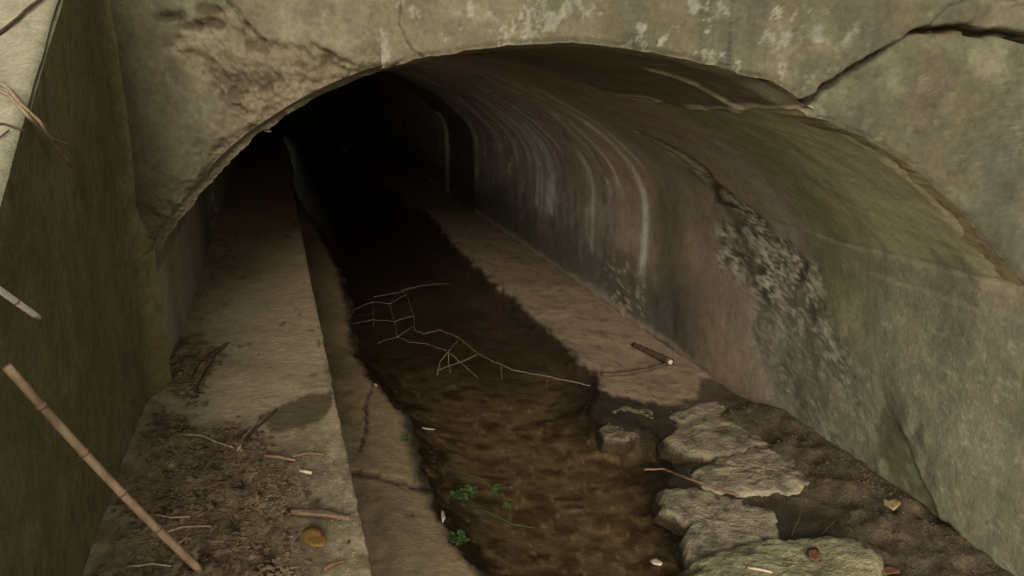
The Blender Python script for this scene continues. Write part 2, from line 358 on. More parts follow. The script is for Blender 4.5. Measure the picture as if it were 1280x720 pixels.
def build_lining(name, prof, nrm, ss_, ylist, parent, mat, is_right, part, prof2=None):
    n = len(prof); P = np.zeros((n, len(ylist), 3)); Y = np.broadcast_to(ylist, (n, len(ylist)))
    c = prof[:, 0][:, None]; z = prof[:, 1][:, None]; s_ = np.broadcast_to(ss_[:, None], Y.shape)
    cn = nrm[:, 0][:, None]; zn = nrm[:, 1][:, None]
    col, n1, n2, hs = lining_col(s_, z+0*Y, Y, c+0*Y)
    off = 0.012*n1+0.004*n2                                            # + into the tunnel
    wet = np.zeros(Y.shape)
    if is_right:
        rp, yc = rough_patch(s_, z, Y); rg_ = fbm(Y, s_*.8, c, 60, 3, .6, seed=23)
        rn = fbm(Y, s_, c, 9, 5, 0.6, seed=21); rf = fbm(Y+.05*rn+.02*rg_, s_*0.8+.05*n2+.02*rg_, c, 20, 6, .78, seed=22)
        rp = rp*(.62+.38*ss(-.35, .15, fbm(Y, s_, c, 3.5, 5, .6, seed=24)))
        lowz = ss(.45, .95, -s_)
        off = off-rp*(0.012-0.006*rn-0.0022*rf-.002*rg_)
        rk = ss(.0, .5, rf+.4*rg_)
        pale = mix(np.zeros(Y.shape+(3,))+np.array((0.16, 0.135, 0.10)), (0.36, 0.32, 0.25), rk)
        pale = mix(pale, (0.030, 0.027, 0.020), ss(.02, .25, -rf-.35*rg_-.02+.30*ss(.2, 1.0, -s_)))
        pale = mix(pale, (0.115, 0.108, 0.072), lowz*.75)
        pale = mix(pale, (0.055, 0.055, 0.032), lowz*ss(.0, .5, hs)*.7)
        pale = mix(pale, (0.20, 0.19, 0.14), lowz*ss(.3, .6, rg_)*.6)
        col = mix(col, pale, rp*.9)
        # dark ragged edge of the strip on its inner side
        ed = band(Y-yc-0.10*hs, np.interp(-s_, [-.5, .1, .5, 1.2], [0.02, 0.14, .35, .7]), .07)*ss(-.5, -.2, -s_)*(1-ss(.3, 1.0, -s_))
        col = mix(col, (0.05, 0.042, 0.034), np.clip(ed, 0, 1)*.75)
        # lower front: smooth render standing proud, its foot broken away
        fo = -s_
        skin_edge = np.interp(Y, [3.2, 3.55, 3.68, 3.8, 3.98, 4.2], [1.40, 1.30, 1.27, 1.16, 1.03, .9])+.05*fbm(Y, Y*0, 0, 6, 4, seed=31)
        skin = (1-ss(-.006, .006, fo-skin_edge))*(1-ss(3.85, 4.15, Y+.10*n2))
        off = off+skin*0.045*ss(.65, 1.0, fo)
        lip = ss(-.12, .0, fo-skin_edge)*(1-ss(0, .01, fo-skin_edge))*(Y < 4.02)
        col = mix(col, (0.20, 0.205, 0.11), lip*.7)
        und = ss(0, .02, fo-skin_edge)*(Y < 4.2)
        col = mix(col, (0.10, 0.09, 0.05), und*.8)
        col = mix(col, (0.22, 0.22, 0.13), und*ss(.05, .4, n2)*.7)
        # soft front wall colouring
        fw = (1-ss(3.95, 4.5, Y+.2*n1))*ss(-.06, .05, fo)*(1-und)
        col = mix(col, (0.155, 0.138, 0.09), fw*.85)
        col = mix(col, (0.11, 0.10, 0.065), fw*ss(.0, .5, hs)*.6)
        col = mix(col, (0.26, 0.24, 0.17), fw*ss(.62, .75, fbm(Y, s_, c, 30, 3, seed=33))*.6)
        col = mix(col, (0.125, 0.098, 0.068), (1-ss(4.2, 4.9, Y))*ss(-.02, .02, fo)*(1-ss(.10, .34, fo+.06*n2))*.75)
        col = mix(col, (0.10, 0.09, 0.055), (1-ss(4.3, 4.8, Y))*ss(0.1, .6, hs+.3*n1)*.5)
        # springing joint: small ledge
        jt = ss(-.02, .0, -s_)*(Y < 6.2)
        off = off+0.022*ss(-.006, .006, fo+.012*n2)*(1-ss(4.6, 5.2, Y))
        col = mix(col, (0.10, 0.085, 0.055), band(fo, -.012, .014)*(1-ss(5, 5.6, Y))*.7)
        off = off+0.010*ss(-.005, .005, fo-.16-.02*n2)*(1-ss(4.2, 4.6, Y))
        rec = ss(13.56, 13.6, Y)*(1-ss(15.77, 15.81, Y))*(fo > -.25)
        off = off-rec*0.07
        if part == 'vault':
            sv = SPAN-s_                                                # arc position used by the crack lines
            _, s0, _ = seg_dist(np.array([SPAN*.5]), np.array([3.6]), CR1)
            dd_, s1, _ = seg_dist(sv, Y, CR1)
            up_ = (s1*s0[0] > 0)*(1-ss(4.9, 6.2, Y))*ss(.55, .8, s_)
            col = mix(col, (0.060, 0.046, 0.029), up_*.85)  # rim shadow painted on the crown side of the crack
            for cr, w, step, dp in ((CR1, .042, .018, .03), (CR2, .036, .0, .022), (CR3, .010, .012, .006)):
                jx = .014*fbm(Y, s_, 0, 14, 3, seed=41); jy = .03*fbm(Y, s_, 0, 6, 4, seed=42)
                d, sd, al = seg_dist(sv+jx, Y+jy, cr)
                d = d/np.interp(Y, [4, 7], [.8, 1.6])
                g = (1-ss(w*.4, w, d))*ss(-.35, .1, fbm(Y, s_, 0, 3, 3, seed=43)+.1)
                off = off-g*dp
                col = mix(col, (0.03, 0.022, 0.016), g*.85)
                near = (1-ss(w, w+.05, d))*(1-g)*(sd > 0)
                col = mix(col, (0.30, 0.24, 0.175), near*(.8 if cr is not CR2 else .0)*ss(-.3, .3, n2+.2))
                off = off+step*np.where(sd > 0, 1, 0)*(1-ss(.0, .35, d))
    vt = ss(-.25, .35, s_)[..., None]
    col = col*(VAULT_TONE*vt*(1+.5*(1-ss(4.3, 5.5, Y))+.75*ss(6, 7.5, Y))[..., None]+WALL_TONE*(1-vt)*(1+.75*ss(6.0, 7.5, Y))[..., None])  # vault mouth and deeper lining lightened, light put into the colour
    if prof2 is not None:
        wr_ = .6*ss(3.5, 3.7, Y)+.4*ss(3.7, 4.6, Y); c = c*(1-wr_)+prof2[:, 0][:, None]*wr_; z = z*(1-wr_)+prof2[:, 1][:, None]*wr_
    if part == 'vault': off = off-.028*(1-ss(0, .14, Y-FY))*ss(0, .05, s_)+.004
    P[..., 0] = c+cn*off+K*(Y-FY); P[..., 1] = Y; P[..., 2] = z+zn*off
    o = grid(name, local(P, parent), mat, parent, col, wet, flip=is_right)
    return o
def normals(p, flip=1):
    t = np.gradient(p, axis=0); t /= np.linalg.norm(t, axis=1)[:, None]+1e-9
    return np.stack([t[:, 1], -t[:, 0]], 1)*flip
SIDE_N = 130
wall_pts = np.stack([np.full(SIDE_N, CR), np.linspace(SPRING_R, -0.16, SIDE_N)], 1)
sharp = np.vstack([arch[:-1], wall_pts]); ns_ = len(arch)-1
wgt = np.exp(-((np.arange(len(sharp))-ns_)/26.0)**4)[:, None]
rnd = sharp*(1-wgt)+smooth_line(np.vstack([sharp]), 17, 3)*wgt
seg_n = smooth_line(normals(rnd), 4, 2)
nrm = normals(arch)                       # along the arch left to right: inward normal points down
nrm = smooth_line(nrm, 6, 2)
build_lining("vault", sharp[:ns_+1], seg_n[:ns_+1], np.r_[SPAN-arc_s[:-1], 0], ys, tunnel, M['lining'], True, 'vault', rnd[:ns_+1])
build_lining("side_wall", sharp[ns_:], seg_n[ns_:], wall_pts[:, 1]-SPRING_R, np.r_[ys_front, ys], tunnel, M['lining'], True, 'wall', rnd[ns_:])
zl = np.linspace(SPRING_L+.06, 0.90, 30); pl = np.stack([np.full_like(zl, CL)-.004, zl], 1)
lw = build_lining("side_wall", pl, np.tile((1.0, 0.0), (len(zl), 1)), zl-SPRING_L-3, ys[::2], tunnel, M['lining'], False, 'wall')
# body of the right hand wall in front of the portal (its thickness and top)
def box_mesh(name, x0, x1, y0, y1, z0, z1, mat, parent=None, colr=(.2, .18, .12), skew=True, n=8):
    V = []; F = []
    for z in (z0, z1):
        for y in (y0, y1):
            for x in (x0, x1): V.append((x+(K*(y-FY) if skew else 0), y, z))
    F = [(0, 2, 3, 1), (4, 5, 7, 6), (0, 1, 5, 4), (2, 6, 7, 3), (0, 4, 6, 2), (1, 3, 7, 5)]
    V = np.array(V)
    if parent: V = local(V, parent)
    return mesh_from(name, V, F, mat, parent, np.tile(colr, (8, 1)), None, smooth=False)
box_mesh("wall_top", CR+.03, CR+.45, 1.7, FY+.3, -.2, SPRING_R-.03, M['lining'], tunnel)
# far end: an added stop wall, its gap placed so daylight glints in the puddles
V = []; F = []
def quad_wall(parent):
    y = 33.5; V = []; F = []
    xs = [CL-.3, -1.45, -.75, CR+.3]; zs = [-.3, 1.35, 2.05, 3.0]
    P = [(x+K*(y-FY), y, z) for z in zs for x in xs]
    Q = [(x+K*(y+.3-FY), y+.3, z) for z in zs for x in xs]; n = len(P)
    for j in range(3):
        for i in range(3):
            if i == 1 and j == 1: continue
            a = j*4+i; F.append((a, a+1, a+5, a+4)); F.append((n+a, n+a+4, n+a+5, n+a+1))
    a = 5
    for p, q in ((5, 6), (6, 10), (10, 9), (9, 5)): F.append((p, q, n+q, n+p))
    Vv = local(np.array(P+Q), parent)
    return mesh_from("end_wall", Vv, F, M['lining'], parent, np.tile((.1, .09, .07), (len(Vv), 1)), None, False)
quad_wall(tunnel)

# ------------------------------------------------------------------ headwall
FACE_TONE = np.array((.475, .50, .535))
headwall = props(empty("headwall", (0.3, FY, 1.4)), "cracked weathered concrete headwall over the tunnel arch", "wall")
nT, nR = 760, 120
R = resample(rim, nT)
# ragged rim
tn = np.arange(nT)/nT
jag = fbm(R[:, 0], R[:, 1], 0, 9, 5, .6, seed=51); rn_ = normals(smooth_line(R, 6, 2))
amp = np.interp(R[:, 0], [-1.7, -1.6, -1.3, -0.6, 0, 2.4], [0.002, .008, .012, .010, .006, .006])
R = R+rn_*(jag*amp)[:, None]
cen = np.array((0.33, 1.2)); X0, X1, Z0, Z1 = -1.76, 6.5, 0.9, 3.5
D = R-cen; D = D/np.linalg.norm(D, axis=1)[:, None]
tx = np.where(D[:, 0] > 0, (X1-cen[0])/np.maximum(D[:, 0], 1e-6), (X0-cen[0])/np.minimum(D[:, 0], -1e-6))
tz = np.where(D[:, 1] > 0, (Z1-cen[1])/np.maximum(D[:, 1], 1e-6), 1e9)
O = cen+D*np.minimum(tx, tz)[:, None]
rr = np.linspace(0, 1, nR)**1.35
XZ = R[:, None, :]*(1-rr)[None, :, None]+O[:, None, :]*rr[None, :, None]
X, Z = XZ[..., 0], XZ[..., 1]
rd = np.hypot(X-R[:, None, 0], Z-R[:, None, 1])                        # distance from the rim
n1 = fbm(X, Z, 0, 1.6, 5, seed=61); n2 = fbm(X, Z, 0, 7, 5, .55, seed=62); n3 = fbm(X, Z, 0, 22, 4, .6, seed=63)
vs = fbm(X*5, Z*.7, 0, 1.2, 5, .6, seed=64)
fc = lambda L_: [tuple(on_face(*p)[[0, 2]]) for p in L_]
# the big crack
crackp = fc([(985, 128), (1003, 131), (1018, 122), (1028, 110), (1062, 88), (1090, 70), (1120, 52), (1136, 38), (1160, 37), (1195, 35), (1225, 41), (1255, 42), (1300, 52), (1420, 70), (1700, 60)])
cd, cs, ca = seg_dist(X+.010*fbm(X, Z, 0, 12, 3, seed=65), Z+.010*fbm(X, Z, 0, 12, 3, seed=66), crackp)
above = cs > 0
spall = fc([(312, 25), (322, 42), (345, 48), (362, 43), (375, 52), (392, 50), (408, 64), (440, 75), (470, 80), (500, 78), (470, 100), (380, 140), (312, 185), (265, 235), (225, 285), (190, 340), (180, 330), (215, 270), (262, 180), (285, 165),
            (308, 150), (270, 130), (232, 90), (205, 60), (230, 35), (262, 22), (290, 0), (300, 10)])
sp = poly_sd(X+.03*n2+.012*n3, Z+.03*fbm(X, Z, 0, 7, 5, .55, seed=67)+.012*n3, spall)
spm = 1-ss(-.022, .004, sp)
off = 0.016*n1+0.004*n2                                                # + towards the viewer
off = off-spm*(0.026-.024*n2-.018*n3-.010*fbm(X, Z, 0, 55, 3, .6, seed=79))
rimchip = (1-ss(.0, .17, rd+.06*n2))*(X < -.55)*ss(1.4, 1.5, Z)
off = off-rimchip*(0.060+.030*n2+.014*n3)
rimw = (1-ss(0, .03, rd))
off = off-rimw*.012
off = off+np.where(above, .028, 0)*(1-ss(.02, .9, cd))*(X > .9)
cw = np.interp(X, [1.1, 1.3, 1.55, 1.75, 1.95, 2.4, 3.5], [.024, .020, .013, .012, .015, .012, .01])
groove = 1-ss(cw*.45, cw*1.1, cd)
off = off-groove*.09
# shoulder of the haunch block below the crack: worn and rounded back
worn = (~above)*(1-ss(.0, .16, cd+.03*n2))*(X > 1.05)
off = off-worn*(.03-.02*n2)
# hairline cracks
hl = np.zeros_like(X)
for Lp in ([(500, 0), (497, 30), (512, 60), (540, 85)], [(285, 0), (300, 25), (330, 48)], [(1150, 38), (1180, 8), (1240, -10)], [(1240, -5), (1290, 12)]):
    d_, _, _ = seg_dist(X+.012*n2, Z+.012*n3, fc(Lp)); hl = np.maximum(hl, 1-ss(.002, .007, d_))
off = off-hl*.006
# base colours of the face
col = np.zeros(X.shape+(3,)); col[:] = (0.285, 0.245, 0.155)
col = mix(col, (0.19, 0.165, 0.10), ss(-.1, .7, n1))
col = mix(col, (0.17, 0.16, 0.10), ss(.15, .5, n2)*ss(-.2, .4, X)*.6)
col = mix(col, (0.40, 0.36, 0.24), ss(.25, .6, fbm(X, Z, 0, 4.5, 5, .6, seed=77))*.45)
col = mix(col, (0.35, 0.30, 0.20), ss(.15, .8, fbm(X, Z, 0, 2.4, 4, seed=71))*(X < .9)*.6)
# grey damp runs right of the crown
run = ss(.05, .6, vs)*ss(-.1, .5, X)
col = mix(col, (0.155, 0.145, 0.098), run*.85)
col = mix(col, (0.20, 0.155, 0.10), band(X, 1.72, .10)*(~above)*ss(-.4, .3, n2)*.6)
# lime specks over the crown
lm_ = fbm(X*1.3, Z*.8, 0, 12, 5, .7, seed=78); lime = ss(.28, .5, lm_+.35*n2)*band(X, -.25, .62)*(1-ss(.10, .34, rd))+ss(.38, .55, lm_+.3*n2)*band(X, .85, .45)*.8+ss(.55, .68, lm_)*.3
col = mix(col, (0.47, 0.44, 0.34), np.clip(lime*1.2, 0, 1)*.8)
# left: mossy corner, olive
moss = 1-ss(-1.62, -1.05, X+.14*n1)
col = mix(col, (0.105, 0.092, 0.042), moss*.85)
col = mix(col, (0.15, 0.14, 0.07), ss(.1, .5, vs)*moss*.5)
# spalled concrete is paler and warmer with brown earth in hollows
col = mix(col, (0.34, 0.275, 0.175), spm*.75)
col = mix(col, (0.36, 0.33, 0.20), spm*ss(.1, .5, n2)*.5)
col = mix(col, (0.12, 0.085, 0.05), spm*ss(.2, .55, -n2-.4*n3)*.7)
pits = [((215, 20), .05), ((240, 33), .05), ((262, 12), .05), ((268, 30), .05), ((205, 24), .04)]
for p, r_ in pits:
    q = on_face(*p); d_ = np.hypot((X-q[0])*.6, (Z-q[2])*2.2)
    m_ = (1-ss(r_*.5, r_, d_+.02*n3)); off = off-m_*.02; col = mix(col, (0.09, 0.065, 0.035), m_*.7)
col = mix(col, (0.30, 0.225, 0.14), rimchip*.6)
# haunch block: greener by the crack
hb = ~above
col = mix(col, (0.27, 0.26, 0.15), hb*(1-ss(.0, .22, cd+.10*n2))*(X > 1.0)*.6)
col = mix(col, (0.17, 0.165, 0.115), hb*(X > 1.2)*ss(.25, .6, cd)*ss(-.3, .5, vs+.5*n2)*.6)
col = mix(col, (0.36, 0.34, 0.24), hb*(X > 1.2)*ss(.45, .7, n3)*.25)
# dark growth in the top right corner
tr_ = ss(1.95, 2.6, X+.15*n1)*ss(2.5, 2.72, Z)*above
col = mix(col, (0.045, 0.045, 0.025), tr_*.85)
col = mix(col, (0.10, 0.10, 0.06), ss(.1, .6, vs)*ss(1.6, 2.3, X)*.4)
col = mix(col, (0.028, 0.020, 0.014), np.clip(groove+hl*.6, 0, 1)*.85)
redp = band(X, on_face(1185, 38)[0], .06)*(1-ss(.01, .035, cd))
col = mix(col, (0.12, 0.045, 0.025), redp*.7)
col = col*FACE_TONE
P = np.stack([X, FY-off, Z], -1)
# return of the arch: the thickness of the headwall, running back along the tunnel
nb = 26; bd = np.linspace(0, .34, nb)[1:]
B = np.zeros((nT, nb-1, 3)); colB = np.zeros((nT, nb-1, 3))
bn = fbm(np.repeat(R[:, :1], nb-1, 1), np.repeat(R[:, 1:], nb-1, 1), np.tile(bd, (nT, 1)), 10, 4, seed=75)
rough_l = np.interp(R[:, 0], [-1.6, -.6, .2, 2], [.008, .006, .004, .004])
for k, b_ in enumerate(bd):
    base = R-rn_*0.0
    sh = -rn_*(0.012*(b_/.34)**2)
    q = base+sh+rn_*(bn[:, k]*rough_l)[:, None]
    y = P[:, 0, 1]+(FY+.34-P[:, 0, 1])*b_/.34
    B[:, k, 0] = q[:, 0]+K*(y-FY); B[:, k, 1] = y; B[:, k, 2] = q[:, 1]
colB[:] = (0.46, 0.41, 0.25)
colB = mix(colB, (0.36, 0.31, 0.18), ss(-.2, .6, bn))
colB = mix(colB, (0.20, 0.21, 0.135), np.repeat(ss(-.4, -.9, R[:, 0])[:, None] if False else (R[:, :1] < -.55)*1.0, nb-1, 1)*.9)
fl = np.array([.02, .12, .7]); FLG = np.zeros((nT, 3, 3))             # back of the wall, closing the joint with the barrel
for k, e_ in enumerate(fl):
    q = R-rn_*(.012+e_); FLG[:, k, 0] = q[:, 0]+K*.35; FLG[:, k, 1] = FY+.35+.001*k; FLG[:, k, 2] = q[:, 1]
B = np.concatenate([B, FLG], 1); colB = np.concatenate([colB, np.full((nT, 3, 3), .12)], 1); nb += 3
full = np.concatenate([B[:, ::-1], P], 1); fcol = np.concatenate([colB[:, ::-1], col], 1)
side = np.concatenate([np.repeat(above[:, :1], nb-1, 1), above], 1)
side = side | (np.concatenate([np.repeat(X[:, :1], nb-1, 1), X], 1) < 1.0)
q = grid_faces(*full.shape[:2]); up = side.reshape(-1)[q].sum(1) >= 3
for nm, msk, lab in (("crown_block", up, "upper block carrying the arch crown, standing proud above the crack"), ("haunch_block", ~up, "lower right block below the diagonal crack")):
    fs = q[msk]; used = np.unique(fs); mp = np.zeros(full.shape[0]*full.shape[1], int); mp[used] = np.arange(len(used))
    o = mesh_from(nm, local(full.reshape(-1, 3)[used], headwall), mp[fs], M['face'], headwall, fcol.reshape(-1, 3)[used], None); o['label'] = lab
# mass of the wall behind the face
box_mesh("wall_core", X0, X1, FY+.12, FY+.5, 2.62, 3.5, M['face'], headwall, (.25, .22, .14), skew=False)

# ------------------------------------------------------------------ left wing wall with sloped coping
CW = -1.69
def cop_z(y): return 2.622+0.589*(y-2.79)
wing = props(empty("wing_wall", (-0.9, 2.0, WALK_Z)), "dark mossy wing wall with pale sloped coping left of the arch", "wall")
yy = np.arange(0.2, FY+.06, 0.02); ww = np.linspace(0, 1, 90)
Yg, Wg = np.meshgrid(yy, ww, indexing='ij'); top = cop_z(Yg); Zg = 0.85+(top-0.85)*Wg
n1 = fbm(Yg, Zg, 3, 1.5, 4, seed=81); n2 = fbm(Yg, Zg, 3, 7, 4, seed=82); vs = fbm(Yg*4, Zg*.5, 0, 2, 5, .6, seed=83)
offw = .008*n1+.003*n2
fil = np.exp(-(FY-Yg)/.07)*.05                                           # soft mortar fillet in the corner
Pw = np.stack([CW+offw+fil+K*(Yg-FY), Yg, Zg], -1)
cw_ = np.zeros(Yg.shape+(3,)); cw_[:] = (0.125, 0.105, 0.046)
cw_ = mix(cw_, (0.098, 0.085, 0.036), ss(-.3, .6, n1)); cw_ = mix(cw_, (0.15, 0.13, 0.065), ss(.1, .7, vs)*.4)
cw_ = mix(cw_, (0.08, 0.078, 0.03), ss(.2, .7, -vs)*.4)
cw_ = mix(cw_, (0.135, 0.125, 0.07), ss(.35, .7, n2)*.5)
cw_ = mix(cw_, (0.06, 0.054, 0.025), ss(.4, .7, fbm(Yg, Zg, 3, 14, 5, .65, seed=86))*.6)
cw_ = cw_*1.05
cw_ = mix(cw_, (0.16, 0.15, 0.095), ss(.55, .7, fbm(Yg, Zg, 3, 26, 4, .6, seed=87))*.5)
grid("wall_face", local(Pw, wing), M['wing'], wing, cw_, None, flip=False)
tt = np.linspace(0, 0.30, 22); Yt, Tt = np.meshgrid(yy, tt, indexing='ij')
n1 = fbm(Yt, Tt, 5, 2, 4, seed=84); n2 = fbm(Yt, Tt, 5, 10, 4, seed=85)
offt = .006*n1+.003*n2-.02*np.exp(-Tt/.012)
Pt = np.stack([CW+.003-Tt+K*(Yt-FY), Yt, cop_z(Yt)+offt], -1)
ct = np.zeros(Yt.shape+(3,)); ct[:] = (0.30, 0.275, 0.20); ct = mix(ct, (0.24, 0.225, 0.165), ss(-.2, .6, n1))
ct = mix(ct, (0.16, 0.17, 0.11), (1-ss(.0, .06, Tt+.02*n1))*.7); ct = mix(ct, (0.38, 0.36, 0.29), ss(.4, .7, n2)*.5)
ct = mix(ct, (0.08, 0.055, 0.03), ss(.24, .29, Tt+.02*n2)*.7)
grid("coping", local(Pt, wing), M['walk'], wing, ct, None, flip=True)
Pb = np.stack([np.stack([CW-.30+K*(yy-FY), yy, cop_z(yy)], -1), np.stack([CW-.30+K*(yy-FY), yy, 0*yy+.5], -1)], 1)
grid("wall_back", local(Pb, wing), M['walk'], wing, np.tile((.2, .18, .12), (len(yy)*2, 1)), None)

# ------------------------------------------------------------------ walkway ledge along the left side
CE = -0.826
dirt_poly = [tuple(cc(p) if k == 0 else p[1] for k in (0, 1)) for p in [on_level(*q, WALK_Z) for q in
    [(190, 500), (215, 505), (245, 525), (300, 528), (345, 540), (372, 548), (390, 575), (412, 610), (420, 660), (425, 740), (425, 1200), (-300, 1200), (100, 740)]]]
dirt2 = [tuple(cc(p) if k == 0 else p[1] for k in (0, 1)) for p in [on_level(*q, WALK_Z) for q in [(200, 490), (215, 430), (240, 420), (268, 428), (285, 445), (258, 490), (250, 520)]]]
wet_poly = [tuple(cc(p) if k == 0 else p[1] for k in (0, 1)) for p in [on_level(*q, WALK_Z) for q in [(322, 520), (352, 506), (385, 492), (417, 489), (420, 500), (405, 522), (380, 536), (340, 540)]]]
def walk_fields(c, y):
    n1 = fbm(c, y, 0, 2.5, 5, seed=91); n2 = fbm(c, y, 0, 11, 5, .6, seed=92); n3 = fbm(c, y, 0, 34, 4, .6, seed=93)
    d1 = poly_sd(c+.03*n2, y+.03*n2, dirt_poly); d2 = poly_sd(c+.02*n2, y+.03*n2, dirt2); w = poly_sd(c+.012*n2, y+.015*n2, wet_poly)
    dirt = np.maximum((1-ss(-.22, .06, d1+.07*n2+.03*n3))*ss(-1.0, .3, n1+.75), (1-ss(-.05, .02, d2))*.8)
    h = 0.004*n1+.0015*n2+dirt*(.010+.012*n2+.010*n3+.02*ss(.25, .0, c-CL))
    return n1, n2, n3, dirt, w, h
yw = [0.6]; st = .011
while yw[-1] < 33.4: yw.append(yw[-1]+st); st = min(st*1.010, .3)
yw = np.array(yw)
cg = np.concatenate([np.linspace(-1.78, CE-.02, 72), np.array([CE-.008, CE-.002, CE+.001]), np.full(9, CE+.002)])
zd = np.concatenate([np.zeros(72), np.array([-.002, -.008, -.02]), np.linspace(-.06, -1.15, 9)])
Cg, Yg = np.meshgrid(cg, yw, indexing='ij'); Zd = np.broadcast_to(zd[:, None], Cg.shape)
n1, n2, n3, dirt, wpd, h = walk_fields(Cg, Yg)
topm = (np.arange(len(cg)) < 73)[:, None]*1.0
edge_chip = .006*fbm(Yg, Zd, 0, 8, 4, seed=95)+.004*fbm(Yg, Zd, 0, 30, 3, seed=96)
Pk = np.stack([Cg+K*(Yg-FY)+edge_chip*(np.abs(Cg-CE) < .03), Yg, WALK_Z+Zd+h*topm], -1)
ck = np.zeros(Cg.shape+(3,)); ck[:] = (0.36, 0.295, 0.19)
ck = mix(ck, (0.28, 0.225, 0.14), ss(-.1, .7, n1)); ck = mix(ck, (0.42, 0.35, 0.235), ss(.2, .8, fbm(Cg, Yg, 0, 1.1, 3, seed=97))*.6)
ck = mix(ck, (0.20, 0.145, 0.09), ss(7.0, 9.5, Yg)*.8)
ck = mix(ck, (0.06, 0.045, 0.03), ss(.62, .74, n2)*.6)
wetm = 1-ss(-.012, .006, wpd)
ck = mix(ck, (0.07, 0.05, 0.028), wetm*.8)
dcol = mix(np.zeros(Cg.shape+(3,))+np.array((0.135, 0.094, 0.053)), (0.30, 0.225, 0.135), ss(-.1, .5, n3+.5*n2)); dcol = mix(dcol, (0.035, 0.024, 0.014), ss(.2, .6, -n2-.3*n3))
ck = mix(ck, dcol, np.clip(dirt*1.05, 0, 1))
agg = (1-ss(.0, .16, CE-Cg+.05*n2))*(1-ss(2.6, 3.2, Yg))*ss(.1, .45, n3)*(1-wetm)
ck = mix(ck, (0.14, 0.11, 0.065), (1-ss(2.7, 3.4, Yg+.2*n1))*ss(-.3, .35, n2+.3*n3)*.75)
ck = mix(ck, (0.40, 0.36, 0.26), agg*.7)
ck = mix(ck, (0.12, 0.12, 0.05), (np.abs(Cg-CE) < .03)*ss(.0, .6, n1)*.5)
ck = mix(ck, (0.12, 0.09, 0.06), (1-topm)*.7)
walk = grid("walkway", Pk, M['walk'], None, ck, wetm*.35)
props(walk, kind="structure")
def walk_z(x, y):
    c = x-K*(y-FY)
    return WALK_Z+float(walk_fields(np.array([c]), np.array([float(y)]))[5][0])

# ------------------------------------------------------------------ stream bed
to_cy = lambda L_, z=0.0: [(cc(p), p[1]) for p in [on_level(*q, z) for q in L_]]
WL = [(-.70, 36), (-.55, 20), (-.699, 16.8), (-.411, 12.05), (-.324, 9.54), (-.376, 7.58), (-.436, 6.65), (-.357, 5.91), (-.207, 5.3), (-.24, 4.8), (-.267, 4.37), (-.269, 4.0), (-.203, 3.62), (-.15, 3.35), (-.2, 2.6), (-.2, .4)]
WR = [(.95, .4), (.95, 2.6), (1.02, 3.3), (1.05, 3.7), (1.08, 4.05), (1.14, 4.3), (1.28, 4.52), (1.50, 4.55), (1.72, 4.35), (1.80, 4.45), (1.66, 4.75), (1.42, 4.95), (1.20, 5.1), (1.12, 5.35), (1.24, 5.62), (1.456, 6.1), (1.44, 7.1), (1.425, 8.3), (1.408, 10.4), (1.5, 12.7), (1.55, 13.7), (1.30, 14.2), (1.3, 16.2), (1.2, 20), (1.1, 36)]
WATER = WL+WR
BENCH = [(1.36, 5.80), (1.37, 5.60), (1.55, 5.46), (1.78, 5.42), (1.98, 5.52), (2.10, 5.70), (2.2, 5.92), (2.5, 6.0), (2.5, 13.75), (1.55, 13.75), (1.5, 12.7), (1.408, 10.4), (1.425, 8.3), (1.44, 7.1), (1.456, 6.1)]
BENCH2 = [(1.45, 14.5), (2.9, 14.5), (2.9, 19), (1.2, 19), (1.3, 16.5)]
def bed_fields(c, y):
    n1 = fbm(c, y, 0, 2.2, 5, seed=101); n2 = fbm(c, y, 0, 9, 5, .6, seed=102); n3 = fbm(c, y, 0, 30, 4, .6, seed=103)
    w = poly_sd(c+.05*n1+.045*n2, y+.06*n1+.05*n2, WATER)
    b = np.minimum(poly_sd(c+.05*n2+.028*n3, y+.07*n2+.04*n3, BENCH), poly_sd(c+.02*n2, y+.03*n2, BENCH2))
    left = (c < .3)*1.0
    h = np.where(w > 0, .010+.024*ss(0, .028, w)+left*.035*ss(.02, .3, w), -.006-.05*ss(0, .12, -w)-.09*ss(0, .5, -w))
    h = h+.010*n1+.008*n2+.005*n3
    bm = 1-ss(-.02, .012, b)
    h = np.where(b < .02, np.maximum(h, -.03+bm*(.068+.012*n1+.003*n2)), h)
    # debris bank rising to the right wall, near the mouth
    mud = (1-left)*ss(1.2, 2.3, c+.15*n1)*(1-ss(5.0, 5.6, y))
    h = h+mud*(-.004+.12*ss(1.78, 2.33, c+.06*n2)+.008*n2+.004*n3)*ss(-.08, .1, w)
    # cracks and joints across the left apron
    return n1, n2, n3, w, bm, mud, h
yb = [0.7]; st = .012
while yb[-1] < 33.6: yb.append(yb[-1]+st); st = min(st*1.0085, .3)
yb = np.array(yb); cb = np.arange(CE-.06, 2.95, .0155)
Cg, Yg = np.meshgrid(cb, yb, indexing='ij')
n1, n2, n3, w, bm, mud, h = bed_fields(Cg, Yg)
cr_pts = [to_cy(L_) for L_ in ([(468, 480), (456, 520), (458, 545), (448, 575)], [(400, 600), (450, 603), (490, 612), (535, 614)], [(478, 655), (520, 654)])]
ckm = np.zeros_like(h)
for i, L_ in enumerate(cr_pts):
    d_, _, _ = seg_dist(Cg+.02*n2, Yg+.02*n3, L_); wd = (.012, .030, .008)[i]
    ckm = np.maximum(ckm, 1-ss(wd*.4, wd, d_))
h = h-ckm*.03
Pb = np.stack([Cg+K*(Yg-FY), Yg, h], -1)
cbd = np.zeros(h.shape+(3,)); cbd[:] = (0.29, 0.24, 0.165)
cbd = mix(cbd, (0.20, 0.165, 0.11), ss(-.1, .7, n1)); cbd = mix(cbd, (0.26, 0.215, 0.145), ss(.1, .6, n2)*.5)
cbd = cbd*(1+((Cg < .3)*1.0)[..., None]*np.array((.35, .25, .10)))
cbd = mix(cbd, (0.31, 0.225, 0.155), bm*.7)
